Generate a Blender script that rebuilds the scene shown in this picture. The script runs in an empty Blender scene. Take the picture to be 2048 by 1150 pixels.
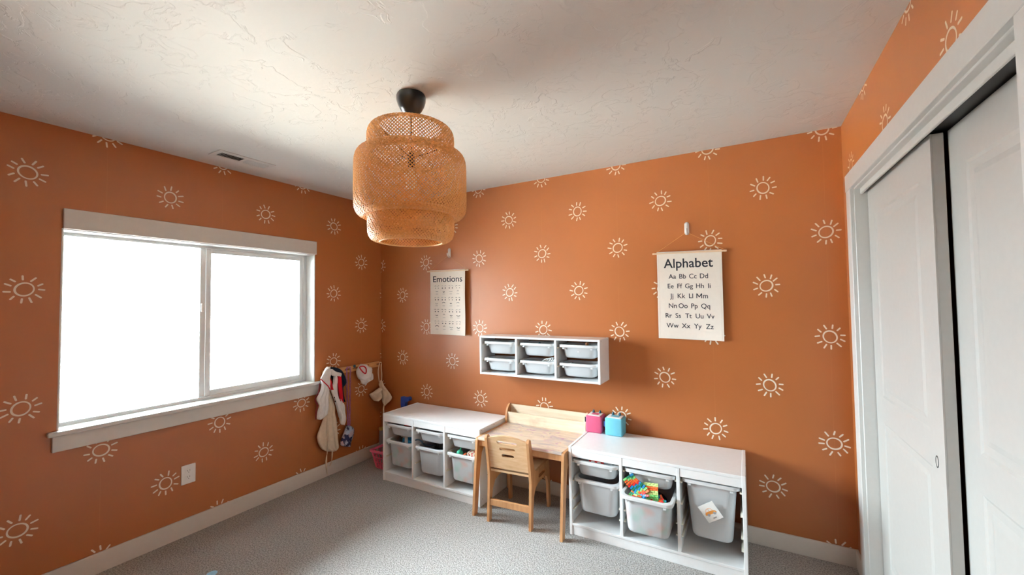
import bpy, bmesh, math, random
from mathutils import Vector, Matrix
random.seed(7)
PI = math.pi
scene = bpy.context.scene
COL = scene.collection

# ------------------------------------------------------------------ camera, sky, exposure
def srgb(r, g, b):
    f = lambda c: (c/255/12.92) if c/255 <= 0.04045 else ((c/255+0.055)/1.055)**2.4
    return (f(r), f(g), f(b))

cam_d = bpy.data.cameras.new('camera')
cam = bpy.data.objects.new('camera', cam_d); COL.objects.link(cam)
cam_d.sensor_fit = 'HORIZONTAL'; cam_d.sensor_width = 36.0
cam_d.lens = 36.0*819.2554/2048.0
cam_d.clip_start = 0.02; cam_d.clip_end = 200
_r = Vector((0.8688, 0.4948, -0.0127)).normalized()
_f = Vector((-0.4942, 0.8687, 0.0350))
_f = (_f-_r*_f.dot(_r)).normalized()
_u = _r.cross(_f)
cam.matrix_world = Matrix(((_r.x, _u.x, -_f.x, 3.2164), (_r.y, _u.y, -_f.y, -2.9606), (_r.z, _u.z, -_f.z, 1.4975), (0, 0, 0, 1)))
scene.camera = cam

world = bpy.data.worlds.new('world'); scene.world = world; world.use_nodes = True
bg = world.node_tree.nodes['Background']
SKY = 122.0                                                    # bright hazy sky, a little brighter overhead
_n, _l = world.node_tree.nodes, world.node_tree.links
_tc = _n.new('ShaderNodeTexCoord'); _sp = _n.new('ShaderNodeSeparateXYZ'); _l.new(_tc.outputs['Generated'], _sp.inputs[0])
_mx = _n.new('ShaderNodeMath'); _mx.operation = 'MAXIMUM'; _l.new(_sp.outputs[2], _mx.inputs[0]); _mx.inputs[1].default_value = 0.0
_ma = _n.new('ShaderNodeMath'); _ma.operation = 'MULTIPLY_ADD'; _l.new(_mx.outputs[0], _ma.inputs[0]); _ma.inputs[1].default_value = SKY*0.58; _ma.inputs[2].default_value = SKY*0.42
_l.new(_ma.outputs[0], bg.inputs['Strength'])
bg.inputs['Color'].default_value = (0.80, 0.93, 1.0, 1)

def portal(name, loc, size_y, size_z):
    d = bpy.data.lights.new(name, 'AREA'); d.shape = 'RECTANGLE'; d.size = size_z; d.size_y = size_y
    d.cycles.is_portal = True
    o = bpy.data.objects.new(name, d); COL.objects.link(o); o.location = loc
    o.rotation_euler = (0, -PI/2, 0)                             # faces +x, into the room
    return o
portal('window_daylight', (-0.17, -1.49, 1.38), 1.52, 1.12)

_sd = bpy.data.lights.new('sun', 'SUN'); _sd.energy = 420.0; _sd.angle = math.radians(1.0); _sd.color = (1.0, 0.95, 0.88)
_so = bpy.data.objects.new('sun', _sd); COL.objects.link(_so)       # stands behind the house, lights the ground and the neighbour outside
_so.rotation_euler = (0.0, math.radians(38), math.radians(20))
scene.view_settings.view_transform = 'Standard'
scene.view_settings.look = 'None'
scene.view_settings.exposure = 0.1
scene.view_settings.gamma = 1.0
scene.view_settings.use_curve_mapping = False

# ------------------------------------------------------------------ room measures (metres)
W, H, S = 3.7219, 2.4826, 0.607
YN = -3.45                                 # wall behind the camera
WY0, WY1, WZ0, WZ1 = -2.246, -0.735, 0.836, 1.930   # window opening
CY0, CY1, CZ = -1.745, -0.250, 2.060       # closet opening

# ------------------------------------------------------------------ helpers
def obj(name, data, material=None, parent=None, smooth=False, kind=None, label=None):
    if isinstance(data, bmesh.types.BMesh):
        me = bpy.data.meshes.new(name)
        bmesh.ops.recalc_face_normals(data, faces=data.faces[:])
        data.to_mesh(me); data.free()
        if smooth:
            for p in me.polygons: p.use_smooth = True
            if smooth == 'auto': me.set_sharp_from_angle(angle=math.radians(35))
    else:
        me = data
    if material is not None and len(me.materials) == 0: me.materials.append(material)
    o = bpy.data.objects.new(name, me); COL.objects.link(o)
    if parent is not None: o.parent = parent
    if kind: o['kind'] = kind
    if label: o['label'] = label
    return o

def tag(o, label, cat, group=None, kind=None):
    o['label'] = label; o['category'] = cat
    if group: o['group'] = group
    if kind: o['kind'] = kind
    return o

def thing(name, label, cat, loc=(0, 0, 0), rotz=0.0, group=None, kind=None):
    o = bpy.data.objects.new(name, None); COL.objects.link(o)
    o.empty_display_size = 0.05; o.location = loc; o.rotation_euler = (0, 0, rotz)
    return tag(o, label, cat, group, kind)

def box(bm, x0, x1, y0, y1, z0, z1, bevel=0.0, seg=1, off=(0, 0, 0)):
    x0, x1, y0, y1, z0, z1 = x0-off[0], x1-off[0], y0-off[1], y1-off[1], z0-off[2], z1-off[2]
    v = [bm.verts.new(p) for p in ((x0, y0, z0), (x1, y0, z0), (x1, y1, z0), (x0, y1, z0),
                                   (x0, y0, z1), (x1, y0, z1), (x1, y1, z1), (x0, y1, z1))]
    fs = [bm.faces.new([v[i] for i in f]) for f in ((0, 3, 2, 1), (4, 5, 6, 7), (0, 1, 5, 4), (1, 2, 6, 5), (2, 3, 7, 6), (3, 0, 4, 7))]
    if bevel > 0:
        es = list({e for f in fs for e in f.edges})
        bmesh.ops.bevel(bm, geom=es, offset=bevel, segments=seg, affect='EDGES', profile=0.5)
    return bm

def bx(*a, bevel=0.0015, seg=1, off=(0, 0, 0)):
    return box(bmesh.new(), *a, bevel=bevel, seg=seg, off=off)

def loft(bm, loops, cap0=True, cap1=True, closed=True):
    rings = [[bm.verts.new(p) for p in L] for L in loops]
    n = len(rings[0])
    for a, b in zip(rings, rings[1:]):
        for i in range(n if closed else n-1):
            j = (i+1) % n
            bm.faces.new((a[i], a[j], b[j], b[i]))
    if cap0: bm.faces.new(list(reversed(rings[0])))
    if cap1: bm.faces.new(rings[-1])
    return bm

def lathe(bm, prof, n=32, c=(0, 0, 0), cap0=False, cap1=False):
    loops = [[(c[0]+r*math.cos(2*PI*i/n), c[1]+r*math.sin(2*PI*i/n), c[2]+z) for i in range(n)] for r, z in prof]
    return loft(bm, loops, cap0, cap1)

def tube(bm, pts, r, n=8, closed=False):
    pts = [Vector(p) for p in pts]
    loops = []; prev = None
    m = len(pts)
    for i, p in enumerate(pts):
        if closed: t = pts[(i+1) % m]-pts[i-1]
        else: t = pts[min(i+1, m-1)]-pts[max(i-1, 0)]
        t.normalize()
        if prev is None:
            a = Vector((0, 0, 1)) if abs(t.z) < 0.9 else Vector((1, 0, 0))
            u = t.cross(a).normalized()
        else:
            u = (prev-t*prev.dot(t)).normalized()
        prev = u; v = t.cross(u)
        rr_ = r[i] if isinstance(r, (list, tuple)) else r
        loops.append([p+u*rr_*math.cos(2*PI*k/n)+v*rr_*math.sin(2*PI*k/n) for k in range(n)])
    if closed:
        loops.append(loops[0])
        rings = [[bm.verts.new(p) for p in L] for L in loops[:-1]]
        for i in range(m):
            a, b = rings[i], rings[(i+1) % m]
            for k in range(n):
                bm.faces.new((a[k], a[(k+1) % n], b[(k+1) % n], b[k]))
    else:
        loft(bm, loops)
    return bm

def extrude_poly(outer, holes, place, thick):
    """outline with holes in (a,b), extruded by thick; place(a,b,t) -> world point"""
    bm = bmesh.new()
    edges = []; rings = []
    for L in [outer]+holes:
        vs = [bm.verts.new((p[0], p[1], 0)) for p in L]
        rings.append(vs)
        for i in range(len(vs)): edges.append(bm.edges.new((vs[i], vs[(i+1) % len(vs)])))
    bmesh.ops.triangle_fill(bm, use_beauty=True, edges=edges)
    base = bm.verts[:]
    faces = bm.faces[:]
    up = {v: bm.verts.new((v.co.x, v.co.y, 1)) for v in base}
    for f in faces: bm.faces.new([up[v] for v in f.verts])
    for vs in rings:
        for i in range(len(vs)):
            a, b = vs[i], vs[(i+1) % len(vs)]
            bm.faces.new((a, b, up[b], up[a]))
    for v in bm.verts:
        v.co = Vector(place(v.co.x, v.co.y, thick*v.co.z))
    bmesh.ops.recalc_face_normals(bm, faces=bm.faces[:])
    return bm

def rrect(w, d, r, z, cx=0, cy=0, n=6):
    pts = []
    r = min(r, w/2-1e-4, d/2-1e-4)
    for sx, sy, a0 in ((1, 1, 0), (-1, 1, PI/2), (-1, -1, PI), (1, -1, 1.5*PI)):
        for k in range(n+1):
            a = a0+PI/2*k/n
            pts.append((cx+sx*(w/2-r)+r*math.cos(a), cy+sy*(d/2-r)+r*math.sin(a), z))
    return pts

def stadium(cx, cy, w, h, n=8):
    r = h/2; pts = []
    for k in range(n+1):
        a = -PI/2+PI*k/n; pts.append((cx+w/2-r+r*math.cos(a), cy+r*math.sin(a)))
    for k in range(n+1):
        a = PI/2+PI*k/n; pts.append((cx-w/2+r+r*math.cos(a), cy+r*math.sin(a)))
    return pts

def smooth_pts(pts, sub=4, closed=True):
    out = []; n = len(pts)
    rng = range(n) if closed else range(n-1)
    for i in rng:
        if closed: p0, p1, p2, p3 = pts[i-1], pts[i], pts[(i+1) % n], pts[(i+2) % n]
        else: p0, p1, p2, p3 = pts[max(i-1, 0)], pts[i], pts[i+1], pts[min(i+2, n-1)]
        for k in range(sub):
            t = k/sub
            out.append(tuple(0.5*((2*b)+(-a+c)*t+(2*a-5*b+4*c-d)*t*t+(-a+3*b-3*c+d)*t**3) for a, b, c, d in zip(p0, p1, p2, p3)))
    if not closed: out.append(pts[-1])
    return out

def cloth(outline, x0, thick=0.012, bulge=0.02, folds=3, amp=0.006, rows=28, cols=18, seed=0, xs=None, smooth_it=True):
    """a hanging piece of cloth with real thickness; outline in (y,z), standing off the left wall at x0"""
    rnd = random.Random(seed); ph = rnd.random()*6
    P = smooth_pts(outline, 3) if smooth_it else outline
    z0 = min(p[1] for p in P); z1 = max(p[1] for p in P)
    bm = bmesh.new(); loops = []
    for r in range(rows+1):
        z = z0+(z1-z0)*(0.004+0.992*r/rows)
        ys = []
        for i in range(len(P)):
            a, b = P[i], P[(i+1) % len(P)]
            if (a[1]-z)*(b[1]-z) <= 0 and abs(a[1]-b[1]) > 1e-9:
                ys.append(a[0]+(b[0]-a[0])*(z-a[1])/(b[1]-a[1]))
        if len(ys) < 2: continue
        ya, yb = min(ys), max(ys)
        if yb-ya < 0.002: yb = ya+0.002
        s = r/rows; fr = []; bk = []
        for c in range(cols+1):
            t = c/cols
            dome = math.sqrt(max(0, 1-(2*t-1)**2))
            wv = amp*math.sin(folds*2*PI*t+ph+1.3*math.sin(3*s*PI+ph))*(1.0-0.55*s)*min(1, dome*1.4)
            xc = x0+(xs(s, t) if xs else 0)
            y = ya+(yb-ya)*t
            fr.append((xc+thick/2*dome+bulge*dome+wv, y, z))
            bk.append((xc-thick/2*dome+wv*0.5, y, z))
        loops.append(fr+bk[::-1][1:-1])
    loft(bm, loops)
    return bm

def text_mesh(name, body, size, place, material, parent, align='CENTER', bold=0.0, width=1.0):
    cu = bpy.data.curves.new(name, 'FONT'); cu.body = body; cu.size = size; cu.align_x = align
    cu.offset = bold; cu.extrude = 0.0002; cu.resolution_u = 4
    tmp = bpy.data.objects.new(name, cu); COL.objects.link(tmp)
    dg = bpy.context.evaluated_depsgraph_get()
    me = bpy.data.meshes.new_from_object(tmp.evaluated_get(dg))
    bpy.data.objects.remove(tmp); bpy.data.curves.remove(cu)
    for v in me.vertices: v.co = Vector(place(v.co.x*width, v.co.y, v.co.z))
    me.materials.clear()
    return obj(name, me, material, parent)

# ------------------------------------------------------------------ materials
class NT:
    def __init__(self, tree): self.t = tree; self.n = tree.nodes; self.l = tree.links
    def node(self, typ, **kw):
        n = self.n.new(typ)
        for k, v in kw.items(): setattr(n, k, v)
        return n
    def put(self, sock, v):
        if hasattr(v, 'is_output') or isinstance(v, bpy.types.NodeSocket): self.l.new(v, sock)
        else: sock.default_value = v
    def m(self, op, a, b=None, c=None, clamp=False):
        n = self.node('ShaderNodeMath', operation=op); n.use_clamp = clamp
        self.put(n.inputs[0], a)
        if b is not None: self.put(n.inputs[1], b)
        if c is not None: self.put(n.inputs[2], c)
        return n.outputs[0]
    def mix(self, f, a, b):
        n = self.node('ShaderNodeMix', data_type='RGBA')
        self.put(n.inputs[0], f)
        for s, v in ((n.inputs[6], a), (n.inputs[7], b)):
            self.put(s, (*v, 1) if isinstance(v, tuple) and len(v) == 3 else v)
        return n.outputs[2]
    def ramp(self, f, a, b):
        n = self.node('ShaderNodeMapRange'); n.clamp = True
        self.put(n.inputs[0], f); n.inputs[1].default_value = a; n.inputs[2].default_value = b
        return n.outputs[0]

def new_mat(name):
    m = bpy.data.materials.new(name); m.use_nodes = True
    nt = NT(m.node_tree); b = m.node_tree.nodes['Principled BSDF']
    return m, nt, b

def mat(name, rgb, rough=0.5, noise=0.0, nscale=40.0, bump=0.0, bscale=200.0, spec=0.5, metallic=0.0, stretch=None, sheen=0.0, coords='Object'):
    m, nt, b = new_mat(name)
    c = srgb(*rgb)
    b.inputs['Base Color'].default_value = (*c, 1)
    b.inputs['Roughness'].default_value = rough; b.inputs['Metallic'].default_value = metallic
    b.inputs['Specular IOR Level'].default_value = spec
    if sheen: b.inputs['Sheen Weight'].default_value = sheen
    tc = nt.node('ShaderNodeTexCoord'); vec = tc.outputs[coords]
    if stretch:
        mp = nt.node('ShaderNodeMapping'); nt.put(mp.inputs[0], vec); mp.inputs['Scale'].default_value = stretch; vec = mp.outputs[0]
    n = nt.node('ShaderNodeTexNoise'); nt.put(n.inputs['Vector'], vec); n.inputs['Scale'].default_value = nscale; n.inputs['Detail'].default_value = 4
    k = max(noise, 0.015)
    lo = tuple(x*(1-k) for x in c); hi = tuple(min(1, x*(1+k)) for x in c)
    nt.put(b.inputs['Base Color'], nt.mix(nt.ramp(n.outputs[0], 0.3, 0.7), lo, hi))
    if bump:
        n2 = nt.node('ShaderNodeTexNoise'); nt.put(n2.inputs['Vector'], vec); n2.inputs['Scale'].default_value = bscale; n2.inputs['Detail'].default_value = 3
        bp = nt.node('ShaderNodeBump'); bp.inputs['Strength'].default_value = bump; bp.inputs['Distance'].default_value = 0.002
        nt.put(bp.inputs['Height'], n2.outputs[0]); nt.put(b.inputs['Normal'], bp.outputs[0])
    return m

def sun_group():
    g = bpy.data.node_groups.new('sun_motif', 'ShaderNodeTree')
    g.interface.new_socket('u', in_out='INPUT', socket_type='NodeSocketFloat')
    g.interface.new_socket('v', in_out='INPUT', socket_type='NodeSocketFloat')
    g.interface.new_socket('mask', in_out='OUTPUT', socket_type='NodeSocketFloat')
    nt = NT(g); gi = nt.node('NodeGroupInput'); go = nt.node('NodeGroupOutput')
    u, v = gi.outputs[0], gi.outputs[1]
    cu, cv = nt.m('ROUND', u), nt.m('ROUND', v)
    fx = nt.m('MULTIPLY', nt.m('SUBTRACT', u, cu), S); fy = nt.m('MULTIPLY', nt.m('SUBTRACT', v, cv), S)
    cmb = nt.node('ShaderNodeCombineXYZ'); nt.put(cmb.inputs[0], cu); nt.put(cmb.inputs[1], cv)
    wn = nt.node('ShaderNodeTexWhiteNoise', noise_dimensions='3D'); nt.put(wn.inputs['Vector'], cmb.outputs[0])
    r = nt.m('SQRT', nt.m('ADD', nt.m('MULTIPLY', fx, fx), nt.m('MULTIPLY', fy, fy)))
    rot = nt.m('MULTIPLY', wn.outputs['Value'], 6.283)
    ang = nt.m('ADD', nt.m('ARCTAN2', fy, fx), rot)
    NR = 11
    idx = nt.m('ROUND', nt.m('MULTIPLY', ang, NR/(2*PI)))
    wrap = nt.m('FLOORED_MODULO', idx, NR)
    c2 = nt.node('ShaderNodeCombineXYZ'); nt.put(c2.inputs[0], nt.m('ADD', cu, 13.7)); nt.put(c2.inputs[1], nt.m('ADD', cv, 5.3)); nt.put(c2.inputs[2], wrap)
    w2 = nt.node('ShaderNodeTexWhiteNoise', noise_dimensions='3D'); nt.put(w2.inputs['Vector'], c2.outputs[0])
    sep = nt.node('ShaderNodeSeparateColor'); nt.put(sep.inputs[0], w2.outputs['Color'])
    jit = nt.m('MULTIPLY', nt.m('SUBTRACT', sep.outputs[0], 0.5), 0.17)
    tilt = nt.m('MULTIPLY', nt.m('SUBTRACT', sep.outputs[2], 0.5), 0.5)
    la = nt.m('SUBTRACT', nt.m('SUBTRACT', ang, nt.m('MULTIPLY', idx, 2*PI/NR)), jit)
    al = nt.m('SUBTRACT', nt.m('MULTIPLY', r, nt.m('COSINE', la)), 0.0595)
    pe = nt.m('MULTIPLY', r, nt.m('SINE', la))
    al2 = nt.m('SUBTRACT', nt.m('MULTIPLY', al, nt.m('COSINE', tilt)), nt.m('MULTIPLY', pe, nt.m('SINE', tilt)))
    pe2 = nt.m('ADD', nt.m('MULTIPLY', al, nt.m('SINE', tilt)), nt.m('MULTIPLY', pe, nt.m('COSINE', tilt)))
    hl = nt.m('ADD', 0.0085, nt.m('MULTIPLY', sep.outputs[1], 0.0035))
    dx = nt.m('MAXIMUM', nt.m('SUBTRACT', nt.m('ABSOLUTE', al2), hl), 0.0)
    dray = nt.m('SUBTRACT', nt.m('SQRT', nt.m('ADD', nt.m('MULTIPLY', dx, dx), nt.m('MULTIPLY', pe2, pe2))), 0.0040)
    wob = nt.m('MULTIPLY', nt.m('SINE', nt.m('MULTIPLY', ang, 2.0)), 0.0016)
    dring = nt.m('SUBTRACT', nt.m('ABSOLUTE', nt.m('SUBTRACT', nt.m('ADD', r, wob), 0.0325)), nt.m('ADD', 0.0037, nt.m('MULTIPLY', nt.m('SINE', ang), 0.0006)))
    d = nt.m('MINIMUM', dray, dring)
    mr = nt.node('ShaderNodeMapRange'); mr.clamp = True
    nt.put(mr.inputs[0], d); mr.inputs[1].default_value = 0.0004; mr.inputs[2].default_value = -0.0004
    nt.l.new(mr.outputs[0], go.inputs[0])
    return g
SUN = sun_group()

def wallpaper(name, axis, u0, z0, seam):
    m, nt, b = new_mat(name)
    tc = nt.node('ShaderNodeTexCoord'); sp = nt.node('ShaderNodeSeparateXYZ'); nt.put(sp.inputs[0], tc.outputs['Object'])
    u = nt.m('DIVIDE', nt.m('SUBTRACT', sp.outputs[axis], u0), S)
    v = nt.m('DIVIDE', nt.m('SUBTRACT', sp.outputs[2], z0), S)
    masks = []
    for k in (0.0, 0.5):
        gn = nt.node('ShaderNodeGroup'); gn.node_tree = SUN
        nt.put(gn.inputs[0], nt.m('ADD', u, k)); nt.put(gn.inputs[1], nt.m('ADD', v, k))
        masks.append(gn.outputs[0])
    mk = nt.m('MAXIMUM', masks[0], masks[1])
    us = nt.m('ADD', u, seam); fr = nt.m('ABSOLUTE', nt.m('SUBTRACT', us, nt.m('ROUND', us)))
    seam_m = nt.m('MULTIPLY', nt.m('LESS_THAN', fr, 0.0010), 0.12)
    base = srgb(*ORANGE)
    n = nt.node('ShaderNodeTexNoise'); nt.put(n.inputs['Vector'], tc.outputs['Object']); n.inputs['Scale'].default_value = 2.5; n.inputs['Detail'].default_value = 3
    c = nt.mix(nt.ramp(n.outputs[0], 0.3, 0.7), tuple(x*0.97 for x in base), tuple(x*1.03 for x in base))
    c = nt.mix(seam_m, c, srgb(236, 170, 110))
    c = nt.mix(mk, c, srgb(226, 216, 199))
    nt.put(b.inputs['Base Color'], c)
    b.inputs['Roughness'].default_value = 0.40; b.inputs['Specular IOR Level'].default_value = 0.6
    n2 = nt.node('ShaderNodeTexNoise'); nt.put(n2.inputs['Vector'], tc.outputs['Object']); n2.inputs['Scale'].default_value = 420
    bp = nt.node('ShaderNodeBump'); bp.inputs['Strength'].default_value = 0.08; bp.inputs['Distance'].default_value = 0.001
    nt.put(bp.inputs['Height'], n2.outputs[0]); nt.put(b.inputs['Normal'], bp.outputs[0])
    return m
ORANGE = (167, 98, 48)
Z0 = 2.4869-4*S
M_back = wallpaper('sun wallpaper back', 0, -0.0080, Z0, 0.0)
M_left = wallpaper('sun wallpaper left', 1, -(-0.0560+S/2), 2.5037-4*S, 0.0)
M_right = wallpaper('sun wallpaper right', 1, -0.205-S/2, 2.497-4*S, 0.0)
M_front = wallpaper('sun wallpaper front', 0, 0.1, Z0, 0.0)

def ceiling_mat():
    m, nt, b = new_mat('knockdown ceiling paint')
    c = srgb(221, 222, 219)
    b.inputs['Base Color'].default_value = (*c, 1); b.inputs['Roughness'].default_value = 0.55; b.inputs['Specular IOR Level'].default_value = 0.3
    tc = nt.node('ShaderNodeTexCoord')
    w = nt.node('ShaderNodeTexNoise'); nt.put(w.inputs['Vector'], tc.outputs['Object']); w.inputs['Scale'].default_value = 5; w.inputs['Detail'].default_value = 2
    add = nt.node('ShaderNodeVectorMath', operation='MULTIPLY_ADD'); nt.put(add.inputs[0], w.outputs['Color']); add.inputs[1].default_value = (0.35, 0.35, 0); nt.put(add.inputs[2], tc.outputs['Object'])
    n = nt.node('ShaderNodeTexNoise'); nt.put(n.inputs['Vector'], add.outputs[0]); n.inputs['Scale'].default_value = 7; n.inputs['Detail'].default_value = 5; n.inputs['Roughness'].default_value = 0.62
    plate = nt.ramp(n.outputs[0], 0.50, 0.535)
    n3 = nt.node('ShaderNodeTexNoise'); nt.put(n3.inputs['Vector'], tc.outputs['Object']); n3.inputs['Scale'].default_value = 60
    h = nt.m('ADD', plate, nt.m('MULTIPLY', n3.outputs[0], 0.25))
    bp = nt.node('ShaderNodeBump'); bp.inputs['Strength'].default_value = 0.4; bp.inputs['Distance'].default_value = 0.004
    nt.put(bp.inputs['Height'], h); nt.put(b.inputs['Normal'], bp.outputs[0])
    return m

def carpet_mat():
    m, nt, b = new_mat('grey loop carpet')
    tc = nt.node('ShaderNodeTexCoord')
    v = nt.node('ShaderNodeTexVoronoi'); nt.put(v.inputs['Vector'], tc.outputs['Object']); v.inputs['Scale'].default_value = 150; v.inputs['Randomness'].default_value = 1
    n = nt.node('ShaderNodeTexNoise'); nt.put(n.inputs['Vector'], tc.outputs['Object']); n.inputs['Scale'].default_value = 130; n.inputs['Detail'].default_value = 3
    n2 = nt.node('ShaderNodeTexNoise'); nt.put(n2.inputs['Vector'], tc.outputs['Object']); n2.inputs['Scale'].default_value = 3
    c = nt.mix(nt.ramp(n.outputs[0], 0.33, 0.62), srgb(114, 111, 107), srgb(182, 179, 175))
    c = nt.mix(nt.m('MULTIPLY', nt.ramp(n2.outputs[0], 0.4, 0.7), 0.10), c, srgb(160, 150, 140))
    nt.put(b.inputs['Base Color'], c); b.inputs['Roughness'].default_value = 0.95; b.inputs['Specular IOR Level'].default_value = 0.1
    b.inputs['Sheen Weight'].default_value = 0.15
    bp = nt.node('ShaderNodeBump'); bp.inputs['Strength'].default_value = 0.6; bp.inputs['Distance'].default_value = 0.005
    nt.put(bp.inputs['Height'], nt.m('ADD', nt.m('MULTIPLY', v.outputs['Distance'], -1.0), n.outputs[0])); nt.put(b.inputs['Normal'], bp.outputs[0])
    return m

def wood_mat(name, a, b_, scale=(3, 30, 30), rough=0.45, dirt=None):
    m, nt, b = new_mat(name)
    tc = nt.node('ShaderNodeTexCoord'); mp = nt.node('ShaderNodeMapping'); nt.put(mp.inputs[0], tc.outputs['Object']); mp.inputs['Scale'].default_value = scale
    n = nt.node('ShaderNodeTexNoise'); nt.put(n.inputs['Vector'], mp.outputs[0]); n.inputs['Scale'].default_value = 2.2; n.inputs['Detail'].default_value = 6; n.inputs['Distortion'].default_value = 0.6
    c = nt.mix(nt.ramp(n.outputs[0], 0.3, 0.7), srgb(*a), srgb(*b_))
    n2 = nt.node('ShaderNodeTexNoise'); nt.put(n2.inputs['Vector'], tc.outputs['Object']); n2.inputs['Scale'].default_value = 9; n2.inputs['Detail'].default_value = 3
    c = nt.mix(nt.m('MULTIPLY', nt.ramp(n2.outputs[0], 0.58, 0.75), 0.25), c, srgb(150, 96, 52))
    if dirt:
        for sc, lo, hi, rgb, k, sh in dirt:
            mp2 = nt.node('ShaderNodeMapping'); nt.put(mp2.inputs[0], tc.outputs['Object']); mp2.inputs['Location'].default_value = sh; mp2.inputs['Scale'].default_value = sc
            d = nt.node('ShaderNodeTexNoise'); nt.put(d.inputs['Vector'], mp2.outputs[0]); d.inputs['Scale'].default_value = 1; d.inputs['Detail'].default_value = 5; d.inputs['Distortion'].default_value = 1.2
            c = nt.mix(nt.m('MULTIPLY', nt.ramp(d.outputs[0], lo, hi), k), c, srgb(*rgb))
    nt.put(b.inputs['Base Color'], c); b.inputs['Roughness'].default_value = rough
    bp = nt.node('ShaderNodeBump'); bp.inputs['Strength'].default_value = 0.06; bp.inputs['Distance'].default_value = 0.001
    nt.put(bp.inputs['Height'], n.outputs[0]); nt.put(b.inputs['Normal'], bp.outputs[0])
    return m

def plastic_bin(name, rgb, trans=0.3, tint=None):
    m, nt, b = new_mat(name)
    b.inputs['Base Color'].default_value = (*srgb(*rgb), 1); b.inputs['Roughness'].default_value = 0.32
    tc = nt.node('ShaderNodeTexCoord'); n = nt.node('ShaderNodeTexNoise'); nt.put(n.inputs['Vector'], tc.outputs['Object']); n.inputs['Scale'].default_value = 9
    c = nt.mix(nt.ramp(n.outputs[0], 0.35, 0.7), srgb(*rgb), tuple(x*0.95 for x in srgb(*rgb)))
    if tint:                                             # toys glimpsed through the milky plastic
        for rgb2, lo, sh in tint:
            mp = nt.node('ShaderNodeMapping'); nt.put(mp.inputs[0], tc.outputs['Object']); mp.inputs['Location'].default_value = sh
            d = nt.node('ShaderNodeTexNoise'); nt.put(d.inputs['Vector'], mp.outputs[0]); d.inputs['Scale'].default_value = 11; d.inputs['Detail'].default_value = 1
            c = nt.mix(nt.m('MULTIPLY', nt.ramp(d.outputs[0], lo, lo+0.2), 0.4), c, srgb(*rgb2))
    nt.put(b.inputs['Base Color'], c)
    tr = nt.node('ShaderNodeBsdfTranslucent'); nt.put(tr.inputs[0], c)
    mx = nt.node('ShaderNodeMixShader'); mx.inputs[0].default_value = trans
    out = m.node_tree.nodes['Material Output']
    nt.l.new(b.outputs[0], mx.inputs[1]); nt.l.new(tr.outputs[0], mx.inputs[2]); nt.l.new(mx.outputs[0], out.inputs[0])
    return m

def glass_mat():
    m, nt, b = new_mat('window glass')
    out = m.node_tree.nodes['Material Output']; m.node_tree.nodes.remove(b)
    t = nt.node('ShaderNodeBsdfTransparent'); g = nt.node('ShaderNodeBsdfGlossy'); g.inputs['Roughness'].default_value = 0.02
    f = nt.node('ShaderNodeFresnel'); f.inputs[0].default_value = 1.45
    mx = nt.node('ShaderNodeMixShader'); nt.put(mx.inputs[0], f.outputs[0])
    nt.l.new(t.outputs[0], mx.inputs[1]); nt.l.new(g.outputs[0], mx.inputs[2]); nt.l.new(mx.outputs[0], out.inputs[0])
    return m

def sequin_mat():
    m, nt, b = new_mat('flip sequins')
    tc = nt.node('ShaderNodeTexCoord')
    v = nt.node('ShaderNodeTexVoronoi'); nt.put(v.inputs['Vector'], tc.outputs['Object']); v.inputs['Scale'].default_value = 170
    n = nt.node('ShaderNodeTexNoise'); nt.put(n.inputs['Vector'], v.outputs['Position']); n.inputs['Scale'].default_value = 16; n.inputs['Detail'].default_value = 3
    n2 = nt.node('ShaderNodeTexNoise'); nt.put(n2.inputs['Vector'], v.outputs['Position']); n2.inputs['Scale'].default_value = 7
    light = nt.mix(nt.ramp(n2.outputs[0], 0.42, 0.58), srgb(222, 186, 190), srgb(176, 196, 220))
    c = nt.mix(nt.ramp(n.outputs[0], 0.50, 0.53), light, srgb(34, 40, 88))
    nt.put(b.inputs['Base Color'], c); b.inputs['Roughness'].default_value = 0.35; b.inputs['Metallic'].default_value = 0.15
    bp = nt.node('ShaderNodeBump'); bp.inputs['Strength'].default_value = 0.6; bp.inputs['Distance'].default_value = 0.003
    nt.put(bp.inputs['Height'], v.outputs['Distance']); nt.put(b.inputs['Normal'], bp.outputs[0])
    return m

def floral_mat():
    m, nt, b = new_mat('floral fabric')
    tc = nt.node('ShaderNodeTexCoord'); v = nt.node('ShaderNodeTexVoronoi'); nt.put(v.inputs['Vector'], tc.outputs['Object']); v.inputs['Scale'].default_value = 55
    c = nt.mix(nt.ramp(v.outputs['Distance'], 0.45, 0.4), srgb(226, 214, 190), srgb(190, 74, 70))
    nt.put(b.inputs['Base Color'], c); b.inputs['Roughness'].default_value = 0.9
    return m

M_ceil = ceiling_mat(); M_carpet = carpet_mat(); M_glass = glass_mat()
M_trim = mat('white satin trim paint', (214, 214, 210), 0.38, bscale=90, bump=0.02)
M_base = mat('white baseboard paint', (214, 209, 202), 0.45, bscale=90, bump=0.02)
M_vinyl = mat('white window vinyl', (236, 242, 244), 0.35)
M_door = mat('white door paint', (192, 191, 186), 0.42, bump=0.02, bscale=160)
M_closet_shade = mat('closet wall with painted shade', (52, 50, 50), 0.9)  # dark colour stands in for the shade inside the closet
M_metal_dark = mat('dark metal track', (40, 42, 46), 0.4, metallic=0.7)
M_white = mat('white foil furniture', (238, 240, 240), 0.3)
M_runner = mat('cream plastic runner', (226, 220, 204), 0.4)
M_bin = plastic_bin('milky bin plastic', (226, 230, 232))
M_bin2 = plastic_bin('milky bin plastic over pink toys', (226, 230, 232), 0.3, [((240, 170, 150), 0.52, (0, 0, 0)), ((160, 220, 200), 0.55, (1, 2, 3))])
M_rim = plastic_bin('bin rim plastic', (236, 238, 238), 0.15)
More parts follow.
